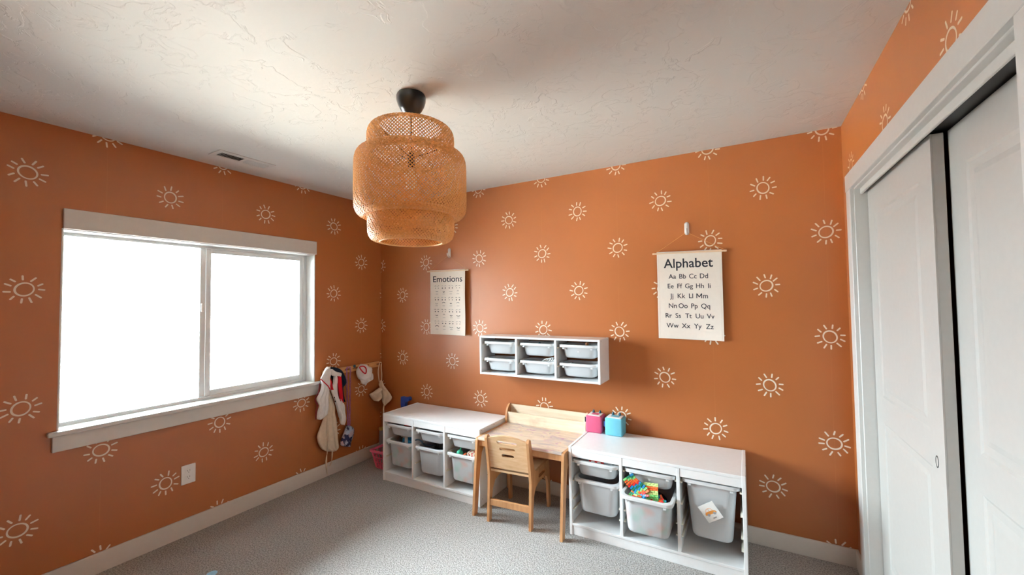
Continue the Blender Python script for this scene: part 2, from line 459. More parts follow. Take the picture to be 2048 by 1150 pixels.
M_birch = wood_mat('birch plywood', (204, 162, 118), (220, 186, 146), (4, 4, 26))
M_birch_edge = wood_mat('honey plywood', (180, 128, 82), (200, 150, 102), (20, 20, 3))
M_tray = wood_mat('pale birch', (222, 202, 172), (234, 218, 194), (3, 30, 30))
M_desktop = wood_mat('paint-stained desktop', (206, 182, 154), (222, 202, 180), (3, 24, 24), 0.5,
    [((4, 9, 5), 0.46, 0.66, (158, 146, 158), 0.7, (0, 0, 0)), ((9, 14, 9), 0.60, 0.70, (172, 104, 160), 0.75, (3, 1, 0)), ((6, 10, 9), 0.58, 0.72, (206, 150, 170), 0.6, (5, 7, 0)),
     ((16, 14, 9), 0.66, 0.72, (214, 110, 100), 0.7, (7, 4, 0)), ((22, 30, 9), 0.68, 0.74, (90, 100, 130), 0.7, (1, 9, 0)), ((9, 30, 9), 0.66, 0.74, (120, 160, 190), 0.6, (11, 3, 0))])
M_rail = wood_mat('pine peg rail', (206, 150, 96), (224, 172, 116), (30, 3, 30))
M_peg = mat('brown wooden peg', (150, 92, 52), 0.5)
M_bamboo = mat('woven bamboo', (220, 160, 88), 0.45, noise=0.12, nscale=110)
M_bamboo_rim = mat('bamboo rim', (226, 176, 116), 0.5, noise=0.12, nscale=30)
M_black = mat('black enamel', (22, 25, 28), 0.28)
M_wire = mat('black wire', (16, 16, 18), 0.5)
M_bulb = mat('frosted bulb', (238, 232, 220), 0.2)
M_canvas = mat('cotton banner', (240, 232, 220), 0.9, bump=0.25, bscale=900, spec=0.1)
M_ink = mat('black print', (26, 30, 40), 0.7)
M_ink_soft = mat('grey print', (150, 152, 152), 0.8)
M_dowel = mat('pale wood dowel', (232, 206, 172), 0.5)
M_thread = mat('jute thread', (206, 150, 90), 0.8)
M_hook = mat('white hook plastic', (242, 242, 240), 0.3)
M_wcloth = mat('white cotton', (226, 226, 224), 0.9, noise=0.05, bump=0.2, bscale=500, spec=0.1)
M_beige = mat('natural canvas', (222, 206, 182), 0.95, noise=0.05, bump=0.3, bscale=600, spec=0.1)
M_navy = mat('navy cloth', (28, 40, 58), 0.9, spec=0.1)
M_red = mat('red cloth', (196, 30, 44), 0.85, spec=0.1)
M_maroon = mat('maroon piping', (130, 30, 50), 0.85)
M_purple = mat('purple plastic chain', (160, 104, 172), 0.35)
M_seq = sequin_mat()
M_pink_pl = mat('pink plastic', (226, 100, 132), 0.4)
M_silver = mat('silver tube', (150, 152, 156), 0.35, metallic=0.5)
M_gold = mat('gold cap', (206, 180, 120), 0.3, metallic=0.7)
M_blue = mat('deep blue foam', (22, 58, 128), 0.6)
M_ltblue = mat('pale blue plastic', (160, 214, 236), 0.35)
M_pinkfab = mat('pink padded fabric', (206, 92, 126), 0.85, bump=0.15, bscale=900, spec=0.2)
M_bluefab = mat('sky blue padded fabric', (112, 188, 208), 0.85, bump=0.15, bscale=900, spec=0.2)
M_ear = mat('teal rubber', (30, 86, 104), 0.45)
M_panel = mat('white speaker panel', (236, 234, 232), 0.35)
M_pinkscr = mat('pink display', (208, 88, 124), 0.3)
M_bluescr = mat('blue display', (96, 178, 200), 0.3)
M_tagk = mat('black fabric tag', (30, 32, 38), 0.8)
M_tagb = mat('blue fabric tag', (40, 70, 130), 0.8)
M_paper = mat('white card', (238, 238, 234), 0.6)
M_orange = mat('orange print', (226, 150, 66), 0.7)
M_grey = mat('grey plastic', (166, 168, 172), 0.4)
M_blk_pl = mat('black plastic', (28, 30, 36), 0.4)
M_teal = mat('mint plastic', (62, 200, 160), 0.35)
M_orpl = mat('orange plastic', (236, 108, 52), 0.4)
M_green = mat('light green plastic', (136, 222, 128), 0.4)
M_lime = mat('pale lime plastic', (206, 236, 150), 0.4)
M_bluepl = mat('blue plastic', (36, 140, 196), 0.4)
M_dkgreen = mat('green plastic', (30, 130, 96), 0.4)
M_redpl = mat('red plastic', (220, 44, 40), 0.35)
M_clear = plastic_bin('clear plastic box', (210, 220, 226), 0.4)
M_floral = floral_mat()
M_cable = mat('white cable', (238, 238, 236), 0.4)
M_brown = mat('brown wooden toy', (150, 96, 56), 0.5)
M_slot = mat('dark slot', (40, 40, 42), 0.6)
M_house = mat('pale siding', (214, 214, 212), 0.8)
M_roof = mat('pale grey shingles', (196, 198, 202), 0.9, noise=0.08, nscale=6)
M_hglass = mat('far window glass', (150, 165, 178), 0.2)
M_ground = mat('sunlit ground', (206, 204, 196), 0.95, noise=0.08, nscale=2)

# ------------------------------------------------------------------ room shell
T = 0.16
o = obj('floor', bx(-0.16, W+0.80, YN-0.1, 0.12, -0.12, 0.0, bevel=0), M_carpet); tag(o, 'grey loop-pile carpet covering the room floor', 'floor', kind='structure')
o = obj('ceiling', bx(-0.16, W+0.80, YN-0.1, 0.12, H, H+0.12, bevel=0), M_ceil); tag(o, 'off-white ceiling with knockdown plaster texture', 'ceiling', kind='structure')
o = obj('wall_back', bx(-T, W+0.80, 0.0, 0.12, 0.0, H, bevel=0), M_back); tag(o, 'orange sun-print wall behind the shelves and desk', 'wall', kind='structure')
bm = bmesh.new()
box(bm, -T, 0, YN, WY0, 0, H); box(bm, -T, 0, WY1, 0, 0, H); box(bm, -T, 0, WY0, WY1, 0, WZ0); box(bm, -T, 0, WY0, WY1, WZ1, H)
o = obj('wall_left', bm, M_left); tag(o, 'orange sun-print wall around the window', 'wall', kind='structure')
bm = bmesh.new()
box(bm, W, W+0.13, CY1, 0, 0, H); box(bm, W, W+0.13, YN, CY0, 0, H); box(bm, W, W+0.13, CY0, CY1, CZ, H)
o = obj('wall_right', bm, M_right); tag(o, 'orange sun-print wall around the sliding closet', 'wall', kind='structure')
o = obj('wall_front', bx(-T, W+0.80, YN-0.1, YN, 0, H, bevel=0), M_front); tag(o, 'orange sun-print wall opposite the desk, outside the frame', 'wall', kind='structure')
bm = bmesh.new()
box(bm, W+0.72, W+0.80, CY0-0.3, 0, 0, H); box(bm, W+0.13, W+0.72, CY0-0.36, CY0-0.3, 0, H)
o = obj('wall_closet', bm, M_closet_shade); tag(o, 'inside walls of the closet, coloured dark for its shade', 'wall', kind='structure')

BB = 0.104
def baseb(name, label, *a):
    bm = bmesh.new(); box(bm, *a)
    o = obj(name, bm, M_base); tag(o, label, 'baseboard', kind='structure')
    es = [e for e in o.data.edges]
    md = o.modifiers.new('edge', 'BEVEL'); md.width = 0.003; md.segments = 2
baseb('baseboard_back', 'white baseboard along the wall behind the desk', 0.013, W, -0.013, 0, 0, BB-0.004)
baseb('baseboard_left', 'white baseboard under the window', 0, 0.013, YN, 0, 0, BB+0.010)
baseb('baseboard_right', 'short white baseboard between corner and closet trim', W-0.013, W, CY1+0.095, -0.013, 0, BB-0.004)

# window
wn = thing('window_1', 'wide white sliding window over the sill, blown out by daylight', 'window', (0, -1.49, WZ0), kind='structure')
off = (0, -1.49, WZ0)
def wpart(name, m, *a, bevel=0.002, parent=wn): return obj(name, bx(*a, bevel=bevel, off=off), m, parent)
wpart('head_casing', M_trim, 0, 0.019, -2.243, -0.733, WZ1-0.003, 2.037)
wpart('stool', M_trim, -0.115, 0.0005, WY0+0.001, WY1-0.001, 0.816, 0.838)
wpart('stool_nose', M_trim, 0.0005, 0.034, -2.284, -0.680, 0.814, 0.838, bevel=0.004)
wpart('apron', M_trim, 0, 0.018, -2.264, -0.704, 0.730, 0.814)
wpart('jamb', M_trim, -0.115, 0.001, WY1-0.008, WY1, WZ0, WZ1)
wpart('jamb', M_trim, -0.115, 0.001, WY0, WY0+0.008, WZ0, WZ1)
wpart('head_jamb', M_trim, -0.115, 0.0, WY0, WY1, WZ1-0.008, WZ1)
fx0, fx1 = -0.158, -0.112
wpart('frame_stile', M_vinyl, fx0, fx1, WY1-0.036, WY1, WZ0, WZ1)
wpart('frame_stile', M_vinyl, fx0, fx1, WY0, WY0+0.036, WZ0, WZ1)
wpart('frame_rail', M_vinyl, fx0, fx1, WY0+0.036, WY1-0.036, WZ0, WZ0+0.022)
wpart('frame_rail', M_vinyl, fx0, fx1, WY0+0.036, WY1-0.036, WZ1-0.026, WZ1)
# sliding sash (right) and meeting stile
sash = wpart('sash_stile', M_vinyl, -0.150, -0.118, -1.508, -1.472, WZ0+0.022, WZ1-0.026)
wpart('sash_stile', M_vinyl, -0.150, -0.118, -0.800, -0.771, WZ0+0.022, WZ1-0.026)
wpart('sash_rail', M_vinyl, -0.150, -0.118, -1.472, -0.800, WZ0+0.022, WZ0+0.062)
wpart('sash_rail', M_vinyl, -0.150, -0.118, -1.472, -0.800, WZ1-0.055, WZ1-0.026)
wpart('meeting_stile', M_vinyl, -0.122, -0.108, -1.545, -1.512, WZ0+0.022, WZ1-0.026)
wpart('latch', M_hook, -0.108, -0.094, -1.541, -1.525, 1.455, 1.515, bevel=0.004)
wpart('pane', M_glass, -0.136, -0.132, -1.472, -0.800, WZ0+0.062, WZ1-0.055, bevel=0)
wpart('pane', M_glass, -0.142, -0.138, WY0+0.036, -1.508, WZ0+0.022, WZ1-0.026, bevel=0)

# closet: casing, jambs, track
tr = thing('trim_1', 'white flat casing around the closet opening', 'door trim', (W, CY1, 0), kind='structure')
off = (W, CY1, 0)
def cpart(name, m, *a, bevel=0.002, parent=tr): return obj(name, bx(*a, bevel=bevel, off=off), m, parent)
cpart('side_casing', M_trim, W-0.018, W+0.001, CY1+0.004, CY1+0.092, 0, CZ+0.004)
cpart('side_casing', M_trim, W-0.018, W+0.001, CY0-0.092, CY0-0.004, 0, CZ+0.004)
cpart('head_casing', M_trim, W-0.020, W+0.001, CY0-0.095, CY1+0.095, CZ+0.004, CZ+0.092)
cpart('jamb', M_trim, W-0.001, W+0.128, CY1-0.002, CY1+0.012, 0, CZ)
cpart('jamb', M_trim, W-0.001, W+0.128, CY0-0.012, CY0+0.002, 0, CZ)
cpart('head_jamb', M_trim, W-0.001, W+0.045, CY0, CY1, CZ-0.002, CZ+0.012)
cpart('track_fascia', M_trim, W+0.024, W+0.034, CY0, CY1, CZ-0.030, CZ)
cpart('track', M_metal_dark, W+0.034, W+0.131, CY0+0.002, CY1-0.002, CZ-0.006, CZ)  # track widened into a dark plate that paints the shaded gap above the doors

def closet_door(name, label, x0, y0, y1, z1, pull=None):
    t_ = thing(name, label, 'closet door', (x0, (y0+y1)/2, 0.012), kind='structure')
    off = (x0, (y0+y1)/2, 0.012)
    TH = 0.034
    obj('slab', bx(x0+0.004, x0+TH, y0, y1, 0.012, z1, off=off), M_door, t_)
    # face layer with stiles and rails around two moulded panels
    st = 0.115; zs = [(0.012+0.20, 0.90), (1.02, z1-0.135)]
    for a, b in ((y0, y0+st), (y1-st, y1)):
        obj('stile', bx(x0, x0+0.0045, a, b, 0.012, z1, bevel=0, off=off), M_door, t_)
    zz = [0.012, zs[0][0], zs[0][1], zs[1][0], zs[1][1], z1]
    for a, b in ((0.012, zs[0][0]), (zs[0][1], zs[1][0]), (zs[1][1], z1)):
        obj('rail', bx(x0, x0+0.0045, y0+st, y1-st, a, b, bevel=0, off=off), M_door, t_)
    for a, b in zs:
        bm = bmesh.new()
        L = lambda ins, x: [(x-off[0], y0+st+ins-off[1], a+ins-off[2]), (x-off[0], y1-st-ins-off[1], a+ins-off[2]),
                            (x-off[0], y1-st-ins-off[1], b-ins-off[2]), (x-off[0], y0+st+ins-off[1], b-ins-off[2])]
        loft(bm, [L(0.0, x0), L(0.012, x0+0.0050), L(0.030, x0+0.0050), L(0.055, x0+0.0005)], cap0=False, cap1=True)
        obj('raised_panel', bm, M_door, t_)
    if pull:
        bm = bmesh.new()
        lathe(bm, [(0.011, 0), (0.013, 0.001), (0.013, 0.003), (0.0001, 0.003)], 20)
        for v in bm.verts: v.co = Vector((x0-0.0012+v.co.z*0.5-off[0], pull[0]+v.co.x-off[1], pull[1]+v.co.y*1.6-off[2]))
        obj('finger_pull', bm, M_slot, t_, smooth=True)
    return t_
XD = W+0.052
closet_door('door_1', 'white moulded sliding closet door nearer the corner, small finger pull', XD, -1.068, CY1-0.006, 2.046, (-1.0, 0.93))
closet_door('door_2', 'white moulded sliding closet door at the right edge, set behind', XD+0.046, CY0-0.13, -1.062, 2.050)

# ------------------------------------------------------------------ outside
o = obj('ground', bx(-60, -0.4, -40, 50, -3.2, -3.0, bevel=0), M_ground); tag(o, 'pale ground far below the window', 'ground', kind='structure')
hs = thing('neighbour_house', 'pale neighbouring house seen faintly through the bright window', 'house', (-15, 4, -3.0))
off = (-15, 4, -3.0)
obj('wall', bx(-19, -11.2, -6, 16, -3.0, -0.05, bevel=0, off=off), M_house, hs)
bm = bmesh.new()
P = [(-10.8, 0.0), (-10.8, -0.12), (-15, 0.98), (-19.2, -0.12), (-19.2, 0.0), (-15, 1.12)]
loft(bm, [[(x-off[0], y-off[1], z-off[2]) for x, z in P] for y in (-6.4, 16.4)])
obj('roof', bm, M_roof, hs)
for k in range(8):
    y = -3.0+0.45*k*2.0
    w_ = obj('window', bx(-11.22, -11.17, y, y+0.6, -1.3, -0.32, bevel=0, off=off), M_trim, hs)
    obj('pane', bx(-11.18, -11.15, y+0.06, y+0.54, -1.24, -0.38, bevel=0, off=off), M_hglass, w_)

# ------------------------------------------------------------------ storage units
UZ = 0.56
def storage_unit(label, x0, x1, y0, runs):
    y1 = -0.015
    cx = (x0+x1)/2
    t_ = thing('storage_unit', label, 'storage unit', (cx, (y0+y1)/2, 0), group='low white bin storage units'); off = (cx, (y0+y1)/2, 0)
    th = 0.018
    p = lambda n, m, *a, **k: obj(n, bx(*a, off=off, **k), m, t_)
    for a in (x0, x1-th):
        s_ = p('side_panel', M_white, a, a+th, y0, y1, 0, UZ)
    iw = (x1-x0-4*th)/3; cols = []
    for k in range(3):
        a = x0+th+k*(iw+th); cols.append((a, a+iw))
        if k < 2: p('divider', M_white, a+iw, a+iw+th, y0+0.001, y1, 0.074, 0.541)
        p('fascia', M_white, a, a+iw, y0+0.003, y0+0.019, 0.494, 0.5405)
        for z in runs:
            p('runner', M_runner, a, a+0.011, y0+0.02, y1-0.02, z-0.008, z, bevel=0)
            p('runner', M_runner, a+iw-0.011, a+iw, y0+0.02, y1-0.02, z-0.008, z, bevel=0)
    p('top_board', M_white, x0+th, x1-th, y0+0.001, y1, 0.541, UZ-0.002)
    p('bottom_shelf', M_white, x0+th, x1-th, y0+0.001, y1, 0.058, 0.074)
    p('kick_board', M_white, x0+th, x1-th, y0+0.006, y0+0.022, 0.0, 0.058)
    for xs_, yy, zz in ((x1, y0+0.03, 0.548), (x1, y0+0.20, 0.548), (x1, y0+0.03, 0.05), (x1, y0+0.10, 0.2)):
        bm = bmesh.new(); lathe(bm, [(0.0001, 0.0006), (0.003, 0.0006), (0.003, 0.0)], 10)
        for v in bm.verts: v.co = Vector((xs_+v.co.z-off[0], yy+v.co.x-off[1], zz+v.co.y-off[2]))
        obj('screw_hole', bm, M_slot, t_)
    return cols
LX0, LX1, LY = 0.497, 1.492, -0.440
RX0, RX1, RY = 2.192, 3.190, -0.448
colsL = storage_unit('low white bin storage unit in the corner by the window', LX0, LX1, LY, (0.462, 0.328, 0.200))
colsR = storage_unit('low white bin storage unit by the closet with two cube speakers on top', RX0, RX1, RY, (0.462, 0.340, 0.225, 0.160))

# wall-hung unit
SX0, SX1, SZ0, SZ1, SY = 1.344, 2.339, 0.922, 1.229, -0.210
ws = thing('wall_shelf', 'white wall-hung three-column bin shelf above the desk', 'shelf', ((SX0+SX1)/2, 0, SZ0)); off = ((SX0+SX1)/2, 0, SZ0)
th = 0.016
for a in (SX0, SX1-th): obj('side_panel', bx(a, a+th, SY, 0, SZ0, SZ1, off=off), M_white, ws)
iw = (SX1-SX0-4*th)/3; colsS = []
for k in range(3):
    a = SX0+th+k*(iw+th); colsS.append((a, a+iw))
    if k < 2: obj('divider', bx(a+iw, a+iw+th, SY+0.001, 0, SZ0+th, SZ1-th, off=off), M_white, ws)
    for z in (1.162, 1.030):
        for b in (a, a+iw-0.010): obj('runner', bx(b, b+0.010, SY+0.02, -0.01, z-0.008, z, bevel=0, off=off), M_runner, ws)
obj('top_board', bx(SX0+th, SX1-th, SY+0.001, 0, SZ1-th, SZ1-0.001, off=off), M_white, ws)
obj('bottom_board', bx(SX0+th, SX1-th, SY+0.001, 0, SZ0+0.001, SZ0+th, off=off), M_white, ws)
for yy in (SY+0.03, -0.03):
    bm = bmesh.new(); lathe(bm, [(0.0001, 0.0006), (0.0025, 0.0006), (0.0025, 0)], 10)
    for v in bm.verts: v.co = Vector((SX1+v.co.z-off[0], yy+v.co.x-off[1], SZ1-0.012+v.co.y-off[2]))
    obj('screw_hole', bm, M_slot, ws)

# ------------------------------------------------------------------ bins
BIN = {}
def bin_meshes(kind, h, D, tapx=0.026):
    wt, dt = 0.260, D-0.036
    wb, db = wt-tapx, dt-tapx
    cy = 0.0; r = min(0.048, db/2-0.01)
    bm = bmesh.new(); t = 0.0028
    L = [rrect(wb-0.03, db-0.03, r-0.012, 0), rrect(wb-0.008, db-0.008, r-0.004, 0.005), rrect(wb, db, r, 0.016), rrect(wt, dt, r, h-0.010),
         rrect(wt-2*t, dt-2*t, r-t, h-0.010), rrect(wb-2*t, db-2*t, r-t, 0.018), rrect(wb-0.03, db-0.03, r-0.012, 0.006)]
    loft(bm, L)
    me = bpy.data.meshes.new('tub_'+kind); bmesh.ops.recalc_face_normals(bm, faces=bm.faces[:]); bm.to_mesh(me); bm.free()
    for p in me.polygons: p.use_smooth = True
    me.set_sharp_from_angle(angle=math.radians(50))
    bm = bmesh.new()
    wo, do = 0.294, D
    L = [rrect(wt-0.004, dt-0.004, r, h-0.012), rrect(wo-0.006, do-0.006, 0.034, h-0.012), rrect(wo-0.004, do-0.004, 0.034, h-0.018), rrect(wo, do, 0.036, h-0.018),
         rrect(wo, do, 0.036, h-0.003), rrect(wo-0.006, do-0.006, 0.034, h), rrect(wt, dt, r, h), rrect(wt-0.006, dt-0.006, r-0.003, h-0.004)]
    rings = [[bm.verts.new(p) for p in l] for l in L]; n = len(rings[0])
    for a, b in zip(rings, rings[1:]+rings[:1]):
        for i in range(n): bm.faces.new((a[i], a[(i+1) % n], b[(i+1) % n], b[i]))
    m2 = bpy.data.meshes.new('rim_'+kind); bmesh.ops.recalc_face_normals(bm, faces=bm.faces[:]); bm.to_mesh(m2); bm.free()
    for p in m2.polygons: p.use_smooth = True
    m2.set_sharp_from_angle(angle=math.radians(40))
    bm = bmesh.new(); box(bm, -0.008, 0.008, -0.006, 0.006, -0.011, 0.0, 0.0015)
    m3 = bpy.data.meshes.new('lug_'+kind); bm.to_mesh(m3); bm.free()
    m3.materials.append(M_rim); m2.materials.append(M_rim)
    BIN[kind] = (me, m2, m3, h, D)
bin_meshes('small', 0.098, 0.40); bin_meshes('medium', 0.215, 0.40); bin_meshes('large', 0.330, 0.40, 0.052); bin_meshes('shallow', 0.098, 0.196)
def place_bin(kind, label, cx, yfront, zrim, group, m=None, dot=False):
    me, m2, m3, h, D = BIN[kind]
    t_ = thing('storage_bin', label, 'storage bin', (cx, yfront+D/2, zrim-h), group=group)
    tub = me
    if len(tub.materials) == 0: tub.materials.append(M_bin)
    o = bpy.data.objects.new('tub', tub); COL.objects.link(o); o.parent = t_
    if m: o.material_slots[0].link = 'OBJECT'; o.material_slots[0].material = m
    o = bpy.data.objects.new('rim', m2); COL.objects.link(o); o.parent = t_
    for sx in (-0.105, 0.105):
        g = bpy.data.objects.new('lug', m3); COL.objects.link(g); g.parent = t_; g.location = (sx, -D/2+0.010, h-0.022)
    if dot:
        bm = bmesh.new(); lathe(bm, [(0.007, -0.001), (0.007, 0.0005), (0.0001, 0.0006)], 16)
        for v in bm.verts: v.co = Vector((v.co.x, -(D-0.036-0.026*0.5)/2-v.co.z, v.co.y+h*0.5))
        obj('round_mark', bm, M_rim, t_)
    return t_
cx_ = lambda c: (c[0]+c[1])/2
GL, GR, GS = 'bins in the corner storage unit', 'bins in the storage unit by the closet', 'bins in the wall shelf'
place_bin('small', 'shallow white bin in corner unit, top of leftmost column, red toy inside', cx_(colsL[0]), LY+0.004, 0.478, GL)
place_bin('medium', 'deep white bin in corner unit, leftmost column, blue and white toy inside', cx_(colsL[0]), LY-0.004, 0.343, GL, M_bin2)
place_bin('small', 'shallow white bin in corner unit, top of middle column', cx_(colsL[1]), LY+0.004, 0.476, GL)
place_bin('medium', 'deep white bin in corner unit, middle column, dark hook poking out', cx_(colsL[1]), LY-0.002, 0.343, GL)
place_bin('small', 'shallow white bin in corner unit, top of column beside the desk', cx_(colsL[2]), LY+0.004, 0.482, GL)
place_bin('medium', 'deep white bin in corner unit beside the desk, mint rattle inside', cx_(colsL[2]), LY-0.002, 0.347, GL, M_bin2)
place_bin('small', 'shallow white bin under closet-side unit top beside desk, red box inside', cx_(colsR[0]), RY-0.010, 0.480, GR)
place_bin('medium', 'deep white closed-looking bin beside desk leg in closet-side unit', cx_(colsR[0]), RY+0.002, 0.361, GR)
place_bin('small', 'shallow white bin at top of closet-side unit middle column', cx_(colsR[1]), RY+0.004, 0.482, GR, dot=True)
place_bin('medium', 'deep white bin pulled out, overflowing with colourful interlocking toy strips', cx_(colsR[1]), RY-0.105, 0.368, GR, M_bin2)
place_bin('large', 'tallest grey-white bin with a car picture card on its front', cx_(colsR[2]), RY+0.010, 0.484, GR)
nm = ['left', 'middle', 'right']
for k, c in enumerate(colsS):
    place_bin('shallow', ['upper left bin of the wall shelf, white and shallow', 'upper middle bin of the wall shelf, white and shallow', 'upper right bin of the wall shelf with a round mark on its front'][k], cx_(c), SY+0.010, 1.184, GS, dot=(k == 2))
    place_bin('shallow', ['lower left bin of the wall shelf, white and shallow', 'lower middle bin of the wall shelf holding a white cable', 'lower right bin of the wall shelf with dark bits inside'][k], cx_(c), SY+0.006, 1.052, GS)

# ------------------------------------------------------------------ things in the bins
def blob(name, label, cat, m, c, r, squash=(1, 1, 1), seed=0, amp=0.25):
    rnd = random.Random(seed); bm = bmesh.new(); bmesh.ops.create_icosphere(bm, subdivisions=3, radius=1)
    ph = [rnd.random()*6 for _ in range(6)]
    for v in bm.verts:
        k = 1+amp*0.5*(math.sin(3*v.co.x+ph[0])+math.sin(4*v.co.y+ph[1])+math.sin(3.5*v.co.z+ph[2]))*0.6
        v.co = Vector((v.co.x*r*squash[0]*k, v.co.y*r*squash[1]*k, v.co.z*r*squash[2]*k))
    o = obj(name, bm, m, smooth=True); o.location = c
    return tag(o, label, cat)
c0, c1, c2 = [cx_(c) for c in colsL]
# red toy brick with studs
t_ = thing('toy_brick', 'red toy in the top left bin of the corner unit', 'toy', (c0+0.060, LY+0.075, 0.418))
obj('block', bx(-0.035, 0.035, -0.03, 0.03, 0, 0.068, bevel=0.006, seg=2), M_redpl, t_)
for a in (-0.017, 0.017):
    bm = bmesh.new(); lathe(bm, [(0.010, 0.066), (0.010, 0.074), (0.0001, 0.074)], 14, (a, 0, 0)); obj('stud', bm, M_redpl, t_)
# blue / white toy car
t_ = thing('toy_car', 'blue and white toy vehicle on top of the leftmost deep bin', 'toy', (c0+0.02, LY+0.12, 0.305))
bm = bmesh.new(); loft(bm, [[(x, y, z) for x, z in ((-0.055, 0), (0.055, 0), (0.055, 0.025), (0.02, 0.032), (0.0, 0.055), (-0.04, 0.055), (-0.055, 0.03))] for y in (-0.03, 0.03)])
obj('body', bm, mat('toy car blue', (40, 140, 190), 0.35), t_)
obj('wing', bx(-0.068, -0.03, -0.035, 0.03, 0.048, 0.060, bevel=0.004), M_wcloth, t_); obj('bumper', bx(-0.02, 0.012, -0.042, -0.03, 0.0, 0.06, bevel=0.003), M_panel, t_)
for a in (-0.03, 0.035):
    for b in (-0.032, 0.032):
        bm = bmesh.new(); tube(bm, [(a, b-0.006, 0.002), (a, b+0.006, 0.002)], 0.014, 12); obj('wheel', bm, M_blk_pl, t_)
# dark umbrella-like hook and dark bundle
bm = bmesh.new(); tube(bm, smooth_pts([(c1-0.125, LY-0.005, 0.392), (c1-0.105, LY+0.003, 0.396), (c1-0.088, LY+0.02, 0.385), (c1-0.082, LY+0.04, 0.355), (c1-0.065, LY+0.07, 0.335), (c1-0.02, LY+0.12, 0.330)], 4, False), 0.006, 8)
tag(obj('toy_hook', bm, M_blue if False else mat('dark teal rubber', (24, 52, 72), 0.4), smooth=True), 'dark teal curved hook sticking out of a deep bin', 'toy')
t_ = thing('toy_brush', 'black ridged toy lying in the middle deep bin of the corner unit', 'toy', (c1+0.03, LY+0.14, 0.318))
bm = bmesh.new(); tube(bm, [(-0.08, 0, 0), (-0.06, 0, 0.006), (0.06, 0, 0.008), (0.085, 0, 0.0)], [0.012, 0.022, 0.024, 0.016], 12); obj('body', bm, M_blk_pl, t_, smooth=True)
for k in range(9):
    bm = bmesh.new(); lathe(bm, [(0.026, -0.002), (0.028, 0), (0.026, 0.002)], 16, cap0=True, cap1=True)
    for v in bm.verts: v.co = Vector((v.co.z-0.055+k*0.0145, v.co.x, v.co.y+0.007))
    obj('ridge', bm, M_blk_pl, t_)
# mint rattle
t_ = thing('toy_rattle', 'mint green ball rattle in the deep bin beside the desk', 'toy', (c2-0.055, LY+0.06, 0.335))
bm = bmesh.new(); bmesh.ops.create_uvsphere(bm, u_segments=20, v_segments=14, radius=0.026); obj('ball', bm, M_teal, t_, smooth=True)
bm = bmesh.new(); tube(bm, [(0, 0.004, 0.02), (-0.002, 0.03, 0.045), (-0.006, 0.06, 0.060)], 0.0055, 8); obj('handle', bm, M_teal, t_, smooth=True)
bm = bmesh.new(); tube(bm, [(0.015, -0.02, -0.016), (0.04, -0.02, -0.01), (0.07, -0.01, 0.014)], 0.006, 8); obj('orange_band', bm, M_orpl, t_, smooth=True)
blob('fabric_bundle', 'red floral fabric bundle in the deep bin beside the desk', 'fabric', M_floral, (c2+0.055, LY+0.11, 0.33), 0.05, (1.35, 1.0, 0.75), 3)
# red and clear craft box
d0, d1, d2 = [cx_(c) for c in colsR]
t_ = thing('craft_box', 'clear plastic craft box with red latch band in the top bin', 'box', (d0, RY+0.092, 0.468), 0.02)
obj('case', bx(-0.105, 0.105, -0.06, 0.10, 0, 0.036, bevel=0.004, seg=2), M_clear, t_)
obj('latch_band', bx(-0.045, 0.050, -0.066, -0.050, 0.006, 0.040, bevel=0.002), M_redpl, t_)
for a in (-0.095, 0.075): obj('clip', bx(a, a+0.03, -0.066, -0.055, 0.012, 0.040, bevel=0.002), M_panel, t_)
for a in (-0.02, 0.02): obj('tab', bx(a-0.01, a+0.012, -0.069, -0.064, 0.008, 0.014, bevel=0.001), M_panel, t_)

# interlocking toy strips
def ribbon(name, label, path, wdir, nw, bs, colour_rows, normal_flip=1):
    """path: polyline of points; a strip of small interlocking bricks nw wide along wdir"""
    t_ = thing(name, label, 'toy', tuple(path[len(path)//2])); base = Vector(path[len(path)//2])
    P = [Vector(p) for p in smooth_pts(path, 8, False)]
    d = [0]
    for a, b in zip(P, P[1:]): d.append(d[-1]+(b-a).length)
    n = max(2, int(d[-1]/bs)); byc = {}
    wd = Vector(wdir).normalized()
    for i in range(n):
        s = (i+0.5)*d[-1]/n; j = max(k for k in range(len(d)) if d[k] <= s); j = min(j, len(P)-2)
        f = (s-d[j])/max(1e-9, d[j+1]-d[j]); c = P[j].lerp(P[j+1], f); tdir = (P[j+1]-P[j]).normalized()
        w = (wd-tdir*wd.dot(tdir)).normalized(); nn = tdir.cross(w)*normal_flip
        m = colour_rows(i, n)
        for k in range(nw):
            cc = c+w*((k-(nw-1)/2)*bs)-base
            mm = m(k) if callable(m) else m
            bm = byc.setdefault(mm.name, (mm, bmesh.new()))[1]
            a, b_, e = tdir*bs*0.47, w*bs*0.47, nn*bs*(0.32+0.12*((i+k) % 2))
            vs = [bm.verts.new(cc+a*sx+b_*sy+e*sz) for sx, sy, sz in ((-1, -1, -1), (1, -1, -1), (1, 1, -1), (-1, 1, -1), (-1, -1, 1), (1, -1, 1), (1, 1, 1), (-1, 1, 1))]
            for q in ((0, 3, 2, 1), (4, 5, 6, 7), (0, 1, 5, 4), (1, 2, 6, 5), (2, 3, 7, 6), (3, 0, 4, 7)): bm.faces.new([vs[x] for x in q])
    for nme, (mm, bm) in byc.items():
        obj(nme.split()[-2]+'_bricks' if False else 'brick_row', bm, mm, t_, kind='stuff')
    return t_
def rows_green(i, n):
    f = i/n
    return M_lime if f < 0.14 else M_orpl if f < 0.24 else M_lime if f < 0.42 else M_green if f < 0.86 else M_bluepl
ribbon('toy_strip', 'pale green interlocking toy strip with an orange row, standing in pulled-out bin',
       [(d1+0.012, RY+0.010, 0.422), (d1+0.014, RY-0.012, 0.405), (d1+0.018, RY-0.030, 0.37), (d1+0.022, RY-0.036, 0.33), (d1+0.03, RY-0.032, 0.29)], (1, 0, 0.06), 8, 0.0105, rows_green)
